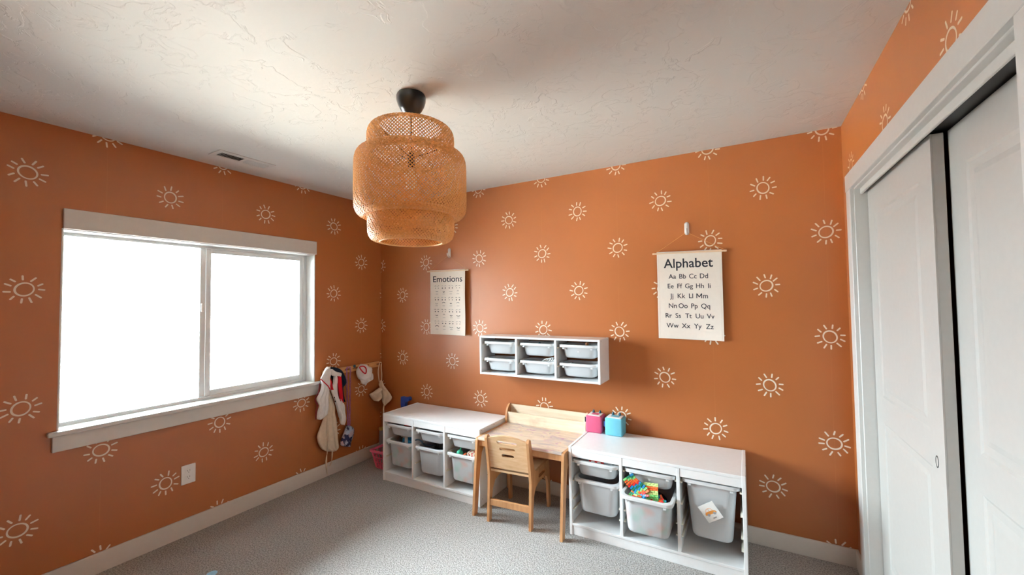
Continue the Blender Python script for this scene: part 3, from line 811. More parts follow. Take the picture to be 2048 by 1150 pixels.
seq = [M_bluepl, M_dkgreen, M_green, M_orpl, M_orpl, M_redpl, M_bluepl, M_dkgreen, M_bluepl, M_green, M_orpl, M_redpl, M_bluepl]
ribbon('toy_strip', 'blue, green and orange curling toy strip at left of pulled-out bin',
       [(d1-0.118, RY-0.010, 0.445), (d1-0.095, RY-0.014, 0.420), (d1-0.065, RY-0.018, 0.400), (d1-0.035, RY-0.024, 0.386), (d1-0.016, RY-0.036, 0.368), (d1-0.020, RY-0.050, 0.350)], (0.45, 0.25, 0.85), 6, 0.0118,
       lambda i, n: (lambda k: seq[(i*len(seq)//n+(5-k)//2) % len(seq)]))
mix_ = [M_orpl, M_bluepl, M_green, M_redpl, M_dkgreen, M_lime]
ribbon('toy_strip', 'multicoloured toy strip lying along the front rim of pulled-out bin',
       [(d1-0.100, RY-0.024, 0.358), (d1-0.075, RY-0.038, 0.356), (d1-0.035, RY-0.042, 0.353), (d1-0.005, RY-0.042, 0.350), (d1+0.03, RY-0.040, 0.346)], (0.1, 0.8, 0.6), 5, 0.0120,
       lambda i, n: (lambda k: mix_[(i//2+k*2) % 6]))
ribbon('toy_strip', 'dark blue, green and orange toy strip at right of pulled-out bin',
       [(d1+0.045, RY-0.005, 0.362), (d1+0.060, RY-0.030, 0.348), (d1+0.080, RY-0.050, 0.342), (d1+0.105, RY-0.052, 0.342)], (0.3, 0.8, 0.5), 5, 0.0120,
       lambda i, n: (lambda k: [M_dkgreen, M_bluepl, M_orpl, M_redpl][(i//2+k//2) % 4]))
blob('toy_pile', 'dark pile of toys filling the pulled-out bin beneath the strips', 'toy', M_blk_pl, (d1, RY+0.09, 0.255), 0.085, (1.25, 1.6, 0.75), 21, 0.15)
# white cable coil in the wall shelf, small bits in others
cs = [cx_(c) for c in colsS]
bm = bmesh.new(); pts = []
for k in range(4*20+1):
    a = 2*PI*k/20; L_ = k/20
    pts.append((cs[1]+0.025+0.018*L_+0.046*math.cos(a), SY+0.070+0.006*L_+0.022*math.sin(a), 1.030+0.034*max(-0.3, math.sin(a+0.9))+0.004*L_))
tube(bm, pts, 0.0034, 6)
tag(obj('power_cable', bm, M_cable, smooth=True), 'coiled white cable in lower middle bin of the wall shelf', 'cable')
def toy_fig(label, m, c, s):
    t_ = thing('toy_figure', label, 'toy', c)
    bm = bmesh.new(); lathe(bm, [(0.0001, 0), (s*0.9, 0), (s, s*0.6), (s*0.6, s*1.5), (0.0001, s*1.6)], 14); obj('body', bm, m, t_, smooth=True)
    bm = bmesh.new(); bmesh.ops.create_uvsphere(bm, u_segments=14, v_segments=10, radius=s*0.62)
    for v in bm.verts: v.co.z += s*2.0
    obj('head', bm, m, t_, smooth=True)
toy_fig('small brown toy peeking out of upper right wall-shelf bin', M_brown, (cs[2]+0.055, SY+0.07, 1.150), 0.020)
toy_fig('small black toy peeking out of lower right wall-shelf bin', M_blk_pl, (cs[2]-0.055, SY+0.05, 1.014), 0.016)
toy_fig('small dark toy peeking out of upper middle wall-shelf bin', M_ear, (cs[1]+0.01, SY+0.06, 1.148), 0.016)

# car card on the large bin
cc = thing('picture_card', 'white card with an orange car drawing stuck to the tall bin', 'card', (3.016, RY+0.0215, 0.325))
ca = math.atan2(0.388-0.337, 0.073)
# the bin front slopes back slightly; card axes follow it
def cardp(a, b, t):
    A = Vector((math.cos(ca), 0, math.sin(ca))); Bv = Vector((-math.sin(ca), 0, math.cos(ca)))
    q = A*a+Bv*b
    return (q.x, -t+(0.0-q.z)*0.095, q.z)
bm = bmesh.new(); hw, hh = 0.0445, 0.048
loft(bm, [[cardp(a, b, t) for a, b in ((-hw, -hh), (hw, -hh), (hw, hh), (-hw, hh))] for t in (0.0, 0.0012)])
obj('sheet', bm, M_paper, cc)
body = smooth_pts([(-0.030, -0.010), (-0.030, 0.002), (-0.020, 0.006), (-0.006, 0.006), (0.010, 0.006), (0.024, 0.002), (0.030, -0.004), (0.028, -0.011), (0.0, -0.011)], 4)
obj('car_body', extrude_poly(body, [], lambda a, b, t: cardp(a, b, 0.0013+t), 0.0003), M_orange, cc)
bm = bmesh.new(); arc = [(-0.024+0.020*(1-math.cos(PI*k/12)), 0.004+0.018*math.sin(PI*k/12)) for k in range(13)]
tube(bm, [cardp(a, b, 0.0015) for a, b in arc], 0.0009, 5); tube(bm, [cardp(-0.004, 0.022, 0.0015), cardp(-0.004, 0.006, 0.0015)], 0.0009, 5)
obj('car_roof', bm, M_orange, cc)
for a in (-0.017, 0.017):
    obj('car_wheel', extrude_poly([(a+0.0075*math.cos(2*PI*k/16), -0.011+0.0075*math.sin(2*PI*k/16)) for k in range(16)], [], lambda x, y, t: cardp(x, y, 0.0017+t), 0.0003), M_grey, cc)
text_mesh('lettering', 'cars', 0.013, lambda a, b, t: cardp(a+0.004, b-0.036, 0.0015+t), M_ink, cc)

# ------------------------------------------------------------------ cube speakers
def speaker(label, x0, x1, y0, zf, fab, scr, tagm, ztag):
    cx = (x0+x1)/2; dp = 0.108; y1 = y0+dp
    t_ = thing('cube_speaker', label, 'speaker', (cx, y0+dp/2, UZ-0.002), group='cube speakers with ears'); w = (x1-x0)/2; h = zf-UZ+0.002
    obj('body', bx(-w, w, -dp/2, dp/2, 0, h, bevel=0.011, seg=3), fab, t_, smooth=True)
    obj('top_panel', bx(-w+0.012, w-0.012, -dp/2+0.008, dp/2-0.010, h-0.004, h+0.004, bevel=0.003, seg=2), M_panel, t_)
    obj('display', bx(-w+0.034, w-0.032, -dp/2+0.030, dp/2-0.034, h+0.003, h+0.0052, bevel=0.0005), scr, t_)
    for sx in (-0.024, 0.024):
        bm = bmesh.new(); lathe(bm, [(0.010, 0), (0.0085, 0.010), (0.004, 0.020), (0.0001, 0.0225)], 12, (sx, dp/2-0.024, h+0.003), cap0=True); obj('ear', bm, M_ear, t_, smooth=True)
    obj('side_tag', bx(-w-0.010, -w+0.002, -dp/2+0.012, -dp/2+0.016, ztag-UZ, ztag-UZ+0.036, bevel=0.0005), tagm, t_)
speaker('pink padded cube speaker with teal ears on the storage unit', 2.194, 2.310, -0.120, 0.678, M_pinkfab, M_pinkscr, M_tagk, 0.628)
speaker('sky blue padded cube speaker with teal ears beside the pink one', 2.335, 2.458, -0.124, 0.680, M_bluefab, M_bluescr, M_tagb, 0.615)

# ------------------------------------------------------------------ desk
dk = thing('childrens_desk', 'birch plywood child desk with paint-stained top and back tray', 'desk', (1.845, -0.26, 0)); off = Vector((1.845, -0.26, 0))
DZ = 0.528
prof = [(-0.558, 0), (-0.516, 0), (-0.478, 0.30), (-0.455, 0.41), (-0.415, 0.455), (-0.14, 0.455), (-0.105, 0.42), (-0.082, 0.30), (-0.068, 0), (-0.030, 0), (-0.030, DZ), (-0.480, DZ), (-0.502, DZ-0.004), (-0.509, DZ-0.018)]
for x0 in (1.503, 2.168):
    obj('leg_panel', extrude_poly(prof, [], lambda a, b, t: (x0+t-off.x, a-off.y, b), 0.018), M_birch_edge, dk)
obj('desktop', bx(1.521, 2.168, -0.504, -0.030, DZ-0.017, DZ, bevel=0.002, off=off), M_desktop, dk)
obj('apron', bx(1.521, 2.168, -0.492, -0.474, 0.468, DZ-0.017, off=off), M_birch_edge, dk)
obj('rear_apron', bx(1.521, 2.168, -0.070, -0.052, 0.300, 0.375, off=off), M_birch_edge, dk)
obj('tray_front', bx(1.521, 2.168, -0.083, -0.069, DZ, 0.612, off=off), M_tray, dk)
obj('tray_back', bx(1.521, 2.168, -0.031, -0.017, DZ-0.06, 0.664, off=off), M_tray, dk)
ep = smooth_pts([(-0.093, DZ), (-0.093, 0.575), (-0.086, 0.61), (-0.070, 0.640), (-0.045, 0.664), (-0.028, 0.670), (-0.017, 0.664)], 3, False)+[(-0.016, DZ)]
for x0 in (1.506, 2.168):
    obj('tray_end', extrude_poly(ep, [], lambda a, b, t: (x0+t-off.x, a-off.y, b), 0.015), M_birch_edge if x0 < 2 else M_tray, dk)

# ------------------------------------------------------------------ chair
ch = thing('childrens_chair', 'small birch plywood chair with slotted back pushed under the desk', 'chair', (1.800, -0.560, 0), math.radians(5))
sp_ = [(0, 0), (0.040, 0), (0.046, 0.13), (0.060, 0.20), (0.095, 0.245), (0.15, 0.258), (0.27, 0.258), (0.315, 0.235), (0.338, 0.18), (0.350, 0), (0.388, 0), (0.376, 0.20), (0.366, 0.335), (0.355, 0.350), (0.335, 0.345), (0.12, 0.345), (0.080, 0.365), (0.058, 0.42), (0.018, 0.578), (0.004, 0.592), (-0.014, 0.590), (-0.024, 0.572), (-0.008, 0.47), (0.010, 0.37), (0.018, 0.30), (0.014, 0.22)]
hole = stadium(0.215, 0.297, 0.13, 0.026)
for x0 in (-0.163, 0.145):
    obj('side_panel', extrude_poly(sp_, [hole], lambda a, b, t: (x0+t, a, b), 0.018), M_birch_edge, ch)
# backrest: flat panel leaning back, with three slots
top = [(0.145*math.cos(PI*k/14) if 0 else 0.145-0.29*k/14, 0.214+0.026*math.sin(PI*k/14)) for k in range(15)]
outl = [(-0.145, 0), (0.145, 0)]+top
hs_ = [stadium(-0.002, 0.193, 0.150, 0.022), stadium(-0.002, 0.146, 0.116, 0.022), stadium(-0.002, 0.098, 0.092, 0.022)]
ta = math.atan2(0.042, 0.215)
obj('backrest', extrude_poly(outl, hs_, lambda a, b, t: (a, 0.026-b*math.sin(ta)+t*math.cos(ta), 0.362+b*math.cos(ta)+t*math.sin(ta)), 0.013), M_birch, ch)
bm = bmesh.new()
Ls = []
for k in range(11):
    s = k/10; y = 0.035+s*0.315; z = 0.322-0.010*math.sin(PI*s)+(0.010 if k == 0 else 0)
    Ls.append([(-0.145, y, z), (0.145, y, z), (0.145, y, z+0.015), (-0.145, y, z+0.015)])
loft(bm, Ls); obj('seat', bm, M_birch, ch)
obj('rung', bx(-0.145, 0.145, 0.012, 0.030, 0.108, 0.150), M_birch_edge, ch)
obj('rung', bx(-0.145, 0.145, 0.345, 0.361, 0.270, 0.318), M_birch_edge, ch)

# ------------------------------------------------------------------ banners
def hook(label, x, z):
    t_ = thing('adhesive_hook', label, 'hook', (x, 0, z))
    bm = bmesh.new(); L = [rrect(0.030, 0.086, 0.0149, 0, n=8), rrect(0.030, 0.086, 0.0149, 0.004, n=8), rrect(0.024, 0.078, 0.0119, 0.009, n=8), rrect(0.010, 0.06, 0.0049, 0.0115, n=8)]
    loft(bm, [[(p[0], -p[2], p[1]) for p in l] for l in L]); obj('plate', bm, M_hook, t_, smooth=True)
    bm = bmesh.new(); tube(bm, smooth_pts([(0, -0.006, -0.018), (0, -0.016, -0.030), (0, -0.026, -0.026), (0, -0.030, -0.012), (0, -0.031, -0.002)], 3, False), [0.007]*6+[0.0065]*6+[0.005], 8); obj('prong', bm, M_hook, t_, smooth=True)
def banner(name, label, cx, zt, zb, w, dw, yo, tiltz, hz, hx):
    t_ = thing(name, label, 'wall banner', (cx, yo, zb))
    def P(x, z, d=0):       # x from centre, z world height at centre, d off the cloth towards the room
        s = (zt-z)/(zt-zb)
        y = -d+0.0045*math.sin(5*x/w+1.0)*s+0.004*math.sin(9*s+x*6)*0.5
        return (x, y, z-zb+tiltz*x)
    bm = bmesh.new(); nx, nz = 14, 22; F = []; Bk = []
    for j in range(nz+1):
        z = zb+(zt-zb)*j/nz
        F.append([P(-w/2+w*i/nx, z, 0.0008) for i in range(nx+1)]); Bk.append([P(-w/2+w*i/nx, z, -0.0008) for i in range(nx+1)])
    loft(bm, [f+b[::-1] for f, b in zip(F, Bk)])
    obj('cloth', bm, M_canvas, t_, smooth='auto')
    for sx in (-1, 1):
        bm = bmesh.new(); q = [P(sx*(w/2-0.012), zb+(zt-zb)*j/nz, 0.0012) for j in range(nz+1)]; tube(bm, q, 0.0006, 4); obj('hem', bm, M_canvas, t_)
    zd = zt-0.010
    bm = bmesh.new(); tube(bm, [(-dw/2, 0, zd-zb-tiltz*dw/2*0+tiltz*(-dw/2)), (dw/2, 0, zd-zb+tiltz*dw/2)], 0.0058, 12); obj('dowel', bm, M_dowel, t_, smooth='auto')
    for sx in (-1, 1):
        bm = bmesh.new(); tube(bm, [(sx*(dw/2-0.012), 0, zd-zb+tiltz*sx*dw/2), (sx*(dw/2-0.008), 0, zd-zb+tiltz*sx*dw/2)], 0.0072, 12); obj('end_ring', bm, M_dowel, t_)
    bm = bmesh.new(); hp = (hx-cx, -0.020-yo, hz-zb)
    tube(bm, [(-dw/2+0.018, 0, zd-zb+0.006), hp, (dw/2-0.018, 0, zd-zb+0.006)], 0.0016, 6); obj('thread', bm, M_thread, t_)
    return t_, P
b1, P1 = banner('alphabet_banner', 'cream fabric banner printed Alphabet with letter pairs', 2.894, 1.821, 1.234, 0.398, 0.455, -0.022, -0.020, 1.947, 2.888)
hook('white oval adhesive hook holding the alphabet banner', 2.888, 1.974)
def ln(t_, P, body, size, z, bold=0.0, width=1.0, dx=0.0, m=None):
    text_mesh('lettering', body, size, lambda a, b, t: P(a+dx, z+b, 0.0011+t), m or M_ink, t_, bold=bold, width=width)
ln(b1, P1, 'Alphabet', 0.087, 1.712, 0.0010, 0.95, -0.004)
ROWS = ((1.638, 'Aa 283 Bb 372 Cc 461 Dd 554'), (1.573, 'Ee 265 Ff 343 Gg 425 Hh 519 Ii 596'), (1.507, 'Jj 277 Kk 356 Ll 441 Mm 536'),
        (1.441, 'Nn 281 Oo 371 Pp 467 Qq 562'), (1.375, 'Rr 241 Ss 326 Tt 414 Uu 508 Vv 600'), (1.308, 'Ww 274 Xx 391 Yy 491 Zz 590'))
for z, row in ROWS:
    it = row.split()
    for body, c in zip(it[::2], it[1::2]):
        dx = (float(c)-426)/557*0.398
        if body == 'Mm':
            w_, h_, q = 0.034, 0.0310, 0.0046          # capital M as its own outline, then the small m
            mp = [(0, 0), (q, 0), (q, h_-0.009), (w_/2-q*0.35, 0.006), (w_/2+q*0.35, 0.006), (w_-q, h_-0.009), (w_-q, 0), (w_, 0), (w_, h_), (w_-q*1.15, h_), (w_/2, 0.0125), (q*1.15, h_), (0, h_)]
            obj('lettering', extrude_poly(mp, [], lambda a, b, t: P1(a+dx-0.035, z+b, 0.0011+t), 0.0003), M_ink, b1)
            ln(b1, P1, 'm', 0.0445, z, 0.0003, 0.96, dx+0.019)
        else:
            ln(b1, P1, body, 0.0445, z, 0.0003, 0.96, dx)
b2, P2 = banner('emotions_banner', 'cream fabric banner printed Emotions with rows of small faces', 0.878, 1.795, 1.208, 0.394, 0.470, -0.034, -0.014, 1.925, 0.880)
hook('white oval adhesive hook holding the emotions banner', 0.880, 1.951)
ln(b2, P2, 'Emotions', 0.077, 1.686, 0.0006, 1.16, 0.0)
def stroke(t_, P, pts, r, name, m):
    bm = bmesh.new(); tube(bm, [P(a, b, 0.0012) for a, b in pts], r, 5); obj(name, bm, m, t_)
rnd = random.Random(11)
for j in range(4):
    for i in range(4):
        cx, cz = -0.120+0.080*i, 1.628-0.107*j
        fc = thing('face', '', '', (0, 0, 0)); bpy.data.objects.remove(fc)
        bmD = bmesh.new(); bmS = bmesh.new()
        e = rnd.random()
        for sx in (-1, 1):
            ex = cx+sx*0.017; tl = rnd.uniform(-0.5, 0.5)*sx
            tube(bmS if e > 0.55 else bmD, [P2(ex-0.009, cz+0.020-tl*0.008, 0.0012), P2(ex, cz+0.024, 0.0012), P2(ex+0.009, cz+0.020+tl*0.008, 0.0012)], 0.0016, 5)
            er = 0.0052 if (i+j) % 3 else 0.0035
            tube(bmD, [P2(ex, cz+0.002, 0.0006), P2(ex, cz+0.002, 0.0016)], er, 12)
        k = rnd.choice((-1, 1, 1, 0.4)); w_ = rnd.uniform(0.008, 0.018)
        mp = [P2(cx+w_*math.cos(PI*q/6), cz-0.028-k*0.008*math.sin(PI*q/6), 0.0012) for q in range(7)]
        tube(bmD if rnd.random() < 0.6 else bmS, mp, 0.0026 if rnd.random() < 0.4 else 0.0015, 5)
        tube(bmS, [P2(cx-0.014, cz-0.052, 0.001), P2(cx+0.014, cz-0.052, 0.001)], 0.0013, 4)
        o = obj('face_print', bmD, M_ink, b2)
        obj('face_line', bmS, M_ink_soft, o)

# ------------------------------------------------------------------ pendant lamp
AX, AY = 1.8685, -1.534
lp = thing('pendant_lamp', 'tiered woven bamboo pendant lamp hanging from the ceiling', 'lamp', (AX, AY, H))
def LZ(z): return z-H
bm = bmesh.new(); lathe(bm, [(0.056, 0), (0.065, -0.003), (0.0685, -0.012), (0.0675, -0.030), (0.061, -0.052), (0.050, -0.073), (0.036, -0.090), (0.018, -0.099), (0.0001, -0.100)], 40, cap0=True)
obj('ceiling_cup', bm, M_black, lp, smooth='auto')
bm = bmesh.new(); tube(bm, [(0, 0, -0.098), (0, 0, LZ(2.19))], 0.0038, 8); obj('cord', bm, M_wire, lp, smooth=True)
bm = bmesh.new(); lathe(bm, [(0.005, 0.02), (0.013, 0.015), (0.015, -0.01), (0.015, -0.055), (0.013, -0.06)], 20, (0, 0, LZ(2.19)), cap0=True, cap1=True); so = obj('socket', bm, M_black, lp, smooth='auto')
bm = bmesh.new(); lathe(bm, [(0.013, 0), (0.014, -0.02), (0.026, -0.045), (0.030, -0.065), (0.024, -0.088), (0.010, -0.097), (0.0001, -0.098)], 20, (0, 0, LZ(2.13)), cap0=True); obj('bulb', bm, M_bulb, lp, smooth=True)
for k in range(3):
    a = 2*PI*k/3+0.55
    bm = bmesh.new(); tube(bm, [(0.018*math.cos(a), 0.018*math.sin(a), LZ(2.185)), (0.10*math.cos(a), 0.10*math.sin(a), LZ(2.21)), (0.19*math.cos(a), 0.19*math.sin(a), LZ(2.255))], 0.0022, 6); obj('spoke', bm, M_wire, lp)
def tier(name, prof, n, turns, sw):
    """woven tier: strips running both ways over a surface of revolution given by (r,z) profile"""
    P = [prof[0]]
    P = smooth_pts(prof, 6, False)
    d = [0]
    for a, b in zip(P, P[1:]): d.append(d[-1]+math.hypot(b[0]-a[0], b[1]-a[1]))
    L = d[-1]; ns = max(24, int(L/0.0075))
    def at(s):
        s = min(max(s, 0), L); j = 0
        while j < len(d)-2 and d[j+1] < s: j += 1
        f = (s-d[j])/max(1e-9, d[j+1]-d[j]); a, b = P[j], P[j+1]
        r, z = a[0]+(b[0]-a[0])*f, a[1]+(b[1]-a[1])*f
        tr_, tz = b[0]-a[0], b[1]-a[1]; q = math.hypot(tr_, tz)
        return r, z, (tz/q, -tr_/q)         # normal (r,z)
    verts = []; faces = []
    table = [at(L*k/ns) for k in range(ns+1)]
    for sgn in (1, -1):
        for i in range(n):
            a0 = 2*PI*i/n; first = len(verts)
            for k in range(ns+1):
                s = k/ns; r, z, nn = table[k]
                ang = a0+sgn*turns*2*PI*s
                # over-under weave: crossing count along the strip
                ph = 2*turns*s*n
                offn = 0.0013*sgn*math.cos(PI*(ph+ (i if sgn > 0 else i)))
                hw = sw/2/max(r, 0.05)*1.25
                # strip runs about 45 degrees, so give it width along the angle direction
                for e in (-1, 1):
                    rr = r+nn[0]*offn; zz = z+nn[1]*offn
                    verts.append((rr*math.cos(ang+e*hw), rr*math.sin(ang+e*hw), LZ(zz)))
                if k:
                    b = first+2*k
                    faces.append((b-2, b-1, b+1, b))
    me = bpy.data.meshes.new(name); me.from_pydata(verts, [], faces); me.update()
    o = obj(name, me, M_bamboo, lp, kind='stuff')
    md = o.modifiers.new('strip thickness', 'SOLIDIFY'); md.thickness = 0.0009; md.offset = 0
    for (r, z) in (prof[0], prof[-1]):
        bm = bmesh.new(); tube(bm, [(r*math.cos(2*PI*k/64), r*math.sin(2*PI*k/64), LZ(z)) for k in range(64)], 0.0042, 6, closed=True)
        obj('rim', bm, M_bamboo_rim, o, smooth=True)
    return o
tier('upper_tier', [(0.146, 2.320), (0.170, 2.318), (0.188, 2.306), (0.197, 2.285), (0.199, 2.25), (0.198, 2.20), (0.192, 2.176)], 80, 0.150, 0.0050)
tier('middle_tier', [(0.186, 2.182), (0.215, 2.196), (0.238, 2.188), (0.250, 2.168), (0.255, 2.13), (0.256, 2.03), (0.255, 1.95), (0.250, 1.922), (0.236, 1.902), (0.212, 1.893), (0.200, 1.900)], 102, 0.25, 0.0050)
tier('lower_tier', [(0.197, 1.925), (0.197, 1.89), (0.197, 1.84), (0.193, 1.812), (0.182, 1.793), (0.164, 1.784), (0.142, 1.782)], 80, 0.130, 0.0056)

# ------------------------------------------------------------------ ceiling vent
VX0, VX1, VY0, VY1 = 0.216, 0.366, -1.648, -1.295
vt = thing('ceiling_vent', 'white two-way ceiling air vent above the window', 'vent', ((VX0+VX1)/2, (VY0+VY1)/2, H)); off = ((VX0+VX1)/2, (VY0+VY1)/2, H)
fr = extrude_poly([(VX0, VY0), (VX1, VY0), (VX1, VY1), (VX0, VY1)], [[(VX0+0.038, VY0+0.028), (VX1-0.038, VY0+0.028), (VX1-0.038, -1.480), (VX0+0.038, -1.480)], [(VX0+0.038, -1.464), (VX1-0.038, -1.464), (VX1-0.038, VY1-0.028), (VX0+0.038, VY1-0.028)]], lambda a, b, t: (a-off[0], b-off[1], -t), 0.006)
obj('frame', fr, M_trim, vt)
obj('duct_shade', bx(VX0+0.03, VX1-0.03, VY0+0.02, VY1-0.02, H-0.0022, H-0.0012, bevel=0, off=off), M_slot, vt)  # thin dark sheet, its colour stands in for shade behind the slats
for half, (a, b) in enumerate(((VY0+0.028, -1.480), (-1.464, VY1-0.028))):
    for k in range(10):
        y = a+(k+0.5)*(b-a)/10
        bm = bx(-0.037, 0.037, -0.0078, 0.0078, -0.0005, 0.0005, bevel=0)
        rm = Matrix.Rotation(math.radians(34 if half == 0 else -34), 4, 'X')
        for v in bm.verts: v.co = rm @ v.co + Vector(((VX0+VX1)/2-off[0], y-off[1], -0.0072))
        obj('slat', bm, M_trim, vt)

# ------------------------------------------------------------------ outlet
ot = thing('wall_outlet', 'white double wall outlet below the window', 'outlet', (0, -1.645, 0.394))
obj('plate', bx(0, 0.006, -0.040, 0.040, -0.061, 0.061, bevel=0.002), M_hook, ot)
for s in (-1, 1):
    bm = bmesh.new(); L = rrect(0.034, 0.028, 0.012, 0); loft(bm, [[(0.006+x_, p[0], p[1]+s*0.020) for p in L] for x_ in (-0.001, 0.0015)]); rc = obj('receptacle', bm, M_hook, ot)
    for a in (-0.0065, 0.0065): obj('slot', bx(0.0068, 0.0078, a-0.001, a+0.001, s*0.020, s*0.020+0.009, bevel=0), M_slot, rc)
    bm = bmesh.new(); lathe(bm, [(0.0024, 0), (0.0024, 0.001), (0.0001, 0.001)], 10)
    for v in bm.verts: v.co = Vector((0.0068+v.co.z, v.co.x, s*0.020-0.007+v.co.y))
    obj('ground_hole', bm, M_slot, rc)

# ------------------------------------------------------------------ peg rail and what hangs on it
pr_ = thing('peg_rail', 'pine peg rail on the wall beside the window', 'coat rack', (0, -0.35, 0.868)); off = (0, -0.35, 0.868)
obj('board', bx(0, 0.018, -0.668, -0.036, 0.868, 0.920, bevel=0.003, off=off), M_rail, pr_)
for y in (-0.600, -0.442, -0.356, -0.270, -0.070):
    bm = bmesh.new(); tube(bm, [(0.017, y-off[1], 0.895-off[2]), (0.055, y-off[1], 0.903-off[2]), (0.068, y-off[1], 0.906-off[2]), (0.072, y-off[1], 0.907-off[2])], [0.0065, 0.0065, 0.009, 0.007], 10); obj('peg', bm, M_peg, pr_, smooth=True)
bm = bmesh.new(); lathe(bm, [(0.005, 0), (0.005, 0.0006), (0.0001, 0.0006)], 10)
for v in bm.verts: v.co = Vector((0.018+v.co.z, -0.176-off[1]+v.co.x, 0.903-off[2]+v.co.y))
obj('knot_hole', bm, M_slot, pr_)

jk = thing('jacket', 'white, navy and red hooded jacket hanging on the peg rail', 'jacket', (0, 0, 0))
obj('hood', cloth([(-0.665, 0.925), (-0.626, 0.945), (-0.574, 0.940), (-0.52, 0.912), (-0.487, 0.864), (-0.462, 0.785), (-0.506, 0.756), (-0.495, 0.66), (-0.506, 0.626), (-0.540, 0.676), (-0.58, 0.80), (-0.640, 0.89)], 0.050, 0.03, 0.03, 2, 0.006, seed=1), M_navy, jk, smooth=True)
obj('left_front', cloth([(-0.724, 0.895), (-0.692, 0.95), (-0.654, 0.951), (-0.648, 0.829), (-0.658, 0.769), (-0.66, 0.663), (-0.67, 0.572), (-0.722, 0.545), (-0.768, 0.537), (-0.766, 0.599), (-0.752, 0.648), (-0.776, 0.707), (-0.743, 0.759), (-0.728, 0.821), (-0.738, 0.862)], 0.080, 0.024, 0.018, 3, 0.009, seed=2, rows=34), M_wcloth, jk, smooth=True)
obj('right_front', cloth([(-0.612, 0.873), (-0.578, 0.854), (-0.575, 0.737), (-0.560, 0.652), (-0.556, 0.572), (-0.548, 0.490), (-0.575, 0.56), (-0.603, 0.651), (-0.640, 0.75), (-0.640, 0.80), (-0.622, 0.78)], 0.082, 0.02, 0.012, 1.5, 0.004, seed=3), M_wcloth, jk, smooth=True)
obj('sleeve', cloth([(-0.570, 0.66), (-0.535, 0.645), (-0.508, 0.60), (-0.502, 0.554), (-0.490, 0.496), (-0.500, 0.45), (-0.524, 0.429), (-0.547, 0.457), (-0.556, 0.523)], 0.080, 0.026, 0.018, 2, 0.008, seed=4), M_wcloth, jk, smooth=True)
obj('collar', cloth([(-0.738, 0.898), (-0.700, 0.948), (-0.672, 0.950), (-0.650, 0.915), (-0.664, 0.84), (-0.670, 0.768), (-0.718, 0.834), (-0.752, 0.872)], 0.100, 0.012, 0.012, 1, 0.003, seed=5), M_wcloth, jk, smooth=True)
obj('collar_band', cloth([(-0.673, 0.926), (-0.643, 0.938), (-0.606, 0.912), (-0.543, 0.885), (-0.561, 0.862), (-0.591, 0.868), (-0.640, 0.88), (-0.66, 0.905)], 0.098, 0.014, 0.012, 1, 0.003, seed=6), M_wcloth, jk, smooth=True)
obj('red_stripe', cloth([(-0.586, 0.875), (-0.552, 0.866), (-0.541, 0.757), (-0.530, 0.640), (-0.545, 0.630), (-0.565, 0.657), (-0.578, 0.737)], 0.101, 0.010, 0.008, 1, 0.002, seed=7), M_red, jk, smooth=True)
obj('red_lining', cloth([(-0.655, 0.846), (-0.648, 0.846), (-0.617, 0.762), (-0.648, 0.766)], 0.088, 0.010, 0.006, 1, 0.001, seed=8), M_red, jk, smooth=True)
bm = bmesh.new(); tube(bm, smooth_pts([(0.104, -0.752, 0.870), (0.112, -0.718, 0.832), (0.116, -0.690, 0.80), (0.114, -0.668, 0.765)], 4, False), 0.004, 6); obj('piping', bm, M_red, jk, smooth=True)
bm = bmesh.new(); tube(bm, smooth_pts([(0.066, -0.738, 0.83), (0.066, -0.745, 0.76), (0.066, -0.778, 0.705), (0.066, -0.755, 0.648), (0.066, -0.768, 0.600), (0.066, -0.770, 0.535)], 4, False), 0.004, 6); obj('piping', bm, M_maroon, jk, smooth=True)

ap = thing('apron', 'long beige canvas apron hanging beneath the hooded jacket', 'apron', (0, 0, 0))
obj('body', cloth([(-0.645, 0.80), (-0.637, 0.763), (-0.600, 0.692), (-0.567, 0.594), (-0.562, 0.53), (-0.549, 0.491), (-0.540, 0.405), (-0.531, 0.294), (-0.527, 0.222), (-0.566, 0.209), (-0.606, 0.212), (-0.672, 0.242), (-0.715, 0.292), (-0.740, 0.375), (-0.714, 0.443), (-0.684, 0.511), (-0.654, 0.632), (-0.655, 0.74)], 0.036, 0.012, 0.016, 3, 0.007, rows=40, cols=24, seed=9), M_beige, ap, smooth=True)
bm = bmesh.new()
def strap(pts, w, t, tw=0.0):
    P = smooth_pts(pts, 4, False); bm = bmesh.new(); Ls = []
    for i, p in enumerate(P):
        a = tw*i; dx, dy = math.sin(a), math.cos(a)
        Ls.append([(p[0]+dx*w/2*s1-dy*t/2*s2, p[1]+dy*w/2*s1+dx*t/2*s2, p[2]) for s1, s2 in ((-1, -1), (1, -1), (1, 1), (-1, 1))])
    return loft(bm, Ls)
obj('tie_string', strap([(0.058, -0.650, 0.72), (0.074, -0.660, 0.45), (0.064, -0.660, 0.241), (0.06, -0.662, 0.199), (0.06, -0.666, 0.153), (0.06, -0.662, 0.094), (0.055, -0.652, 0.038)], 0.013, 0.003, 0.22), M_beige, ap)
obj('tie_string', strap([(0.06, -0.606, 0.23), (0.058, -0.607, 0.176), (0.055, -0.612, 0.13), (0.05, -0.622, 0.099)], 0.012, 0.003, 0.3), M_beige, ap)
for yy, zz in ((-0.612, 0.655), (-0.620, 0.69)):
    bm = bmesh.new(); bmesh.ops.create_uvsphere(bm, u_segments=10, v_segments=8, radius=0.006)
    for v in bm.verts: v.co = Vector((v.co.x*0.5+0.104, v.co.y+yy, v.co.z+zz))
    obj('snap', bm, M_metal_dark, ap, smooth=True)

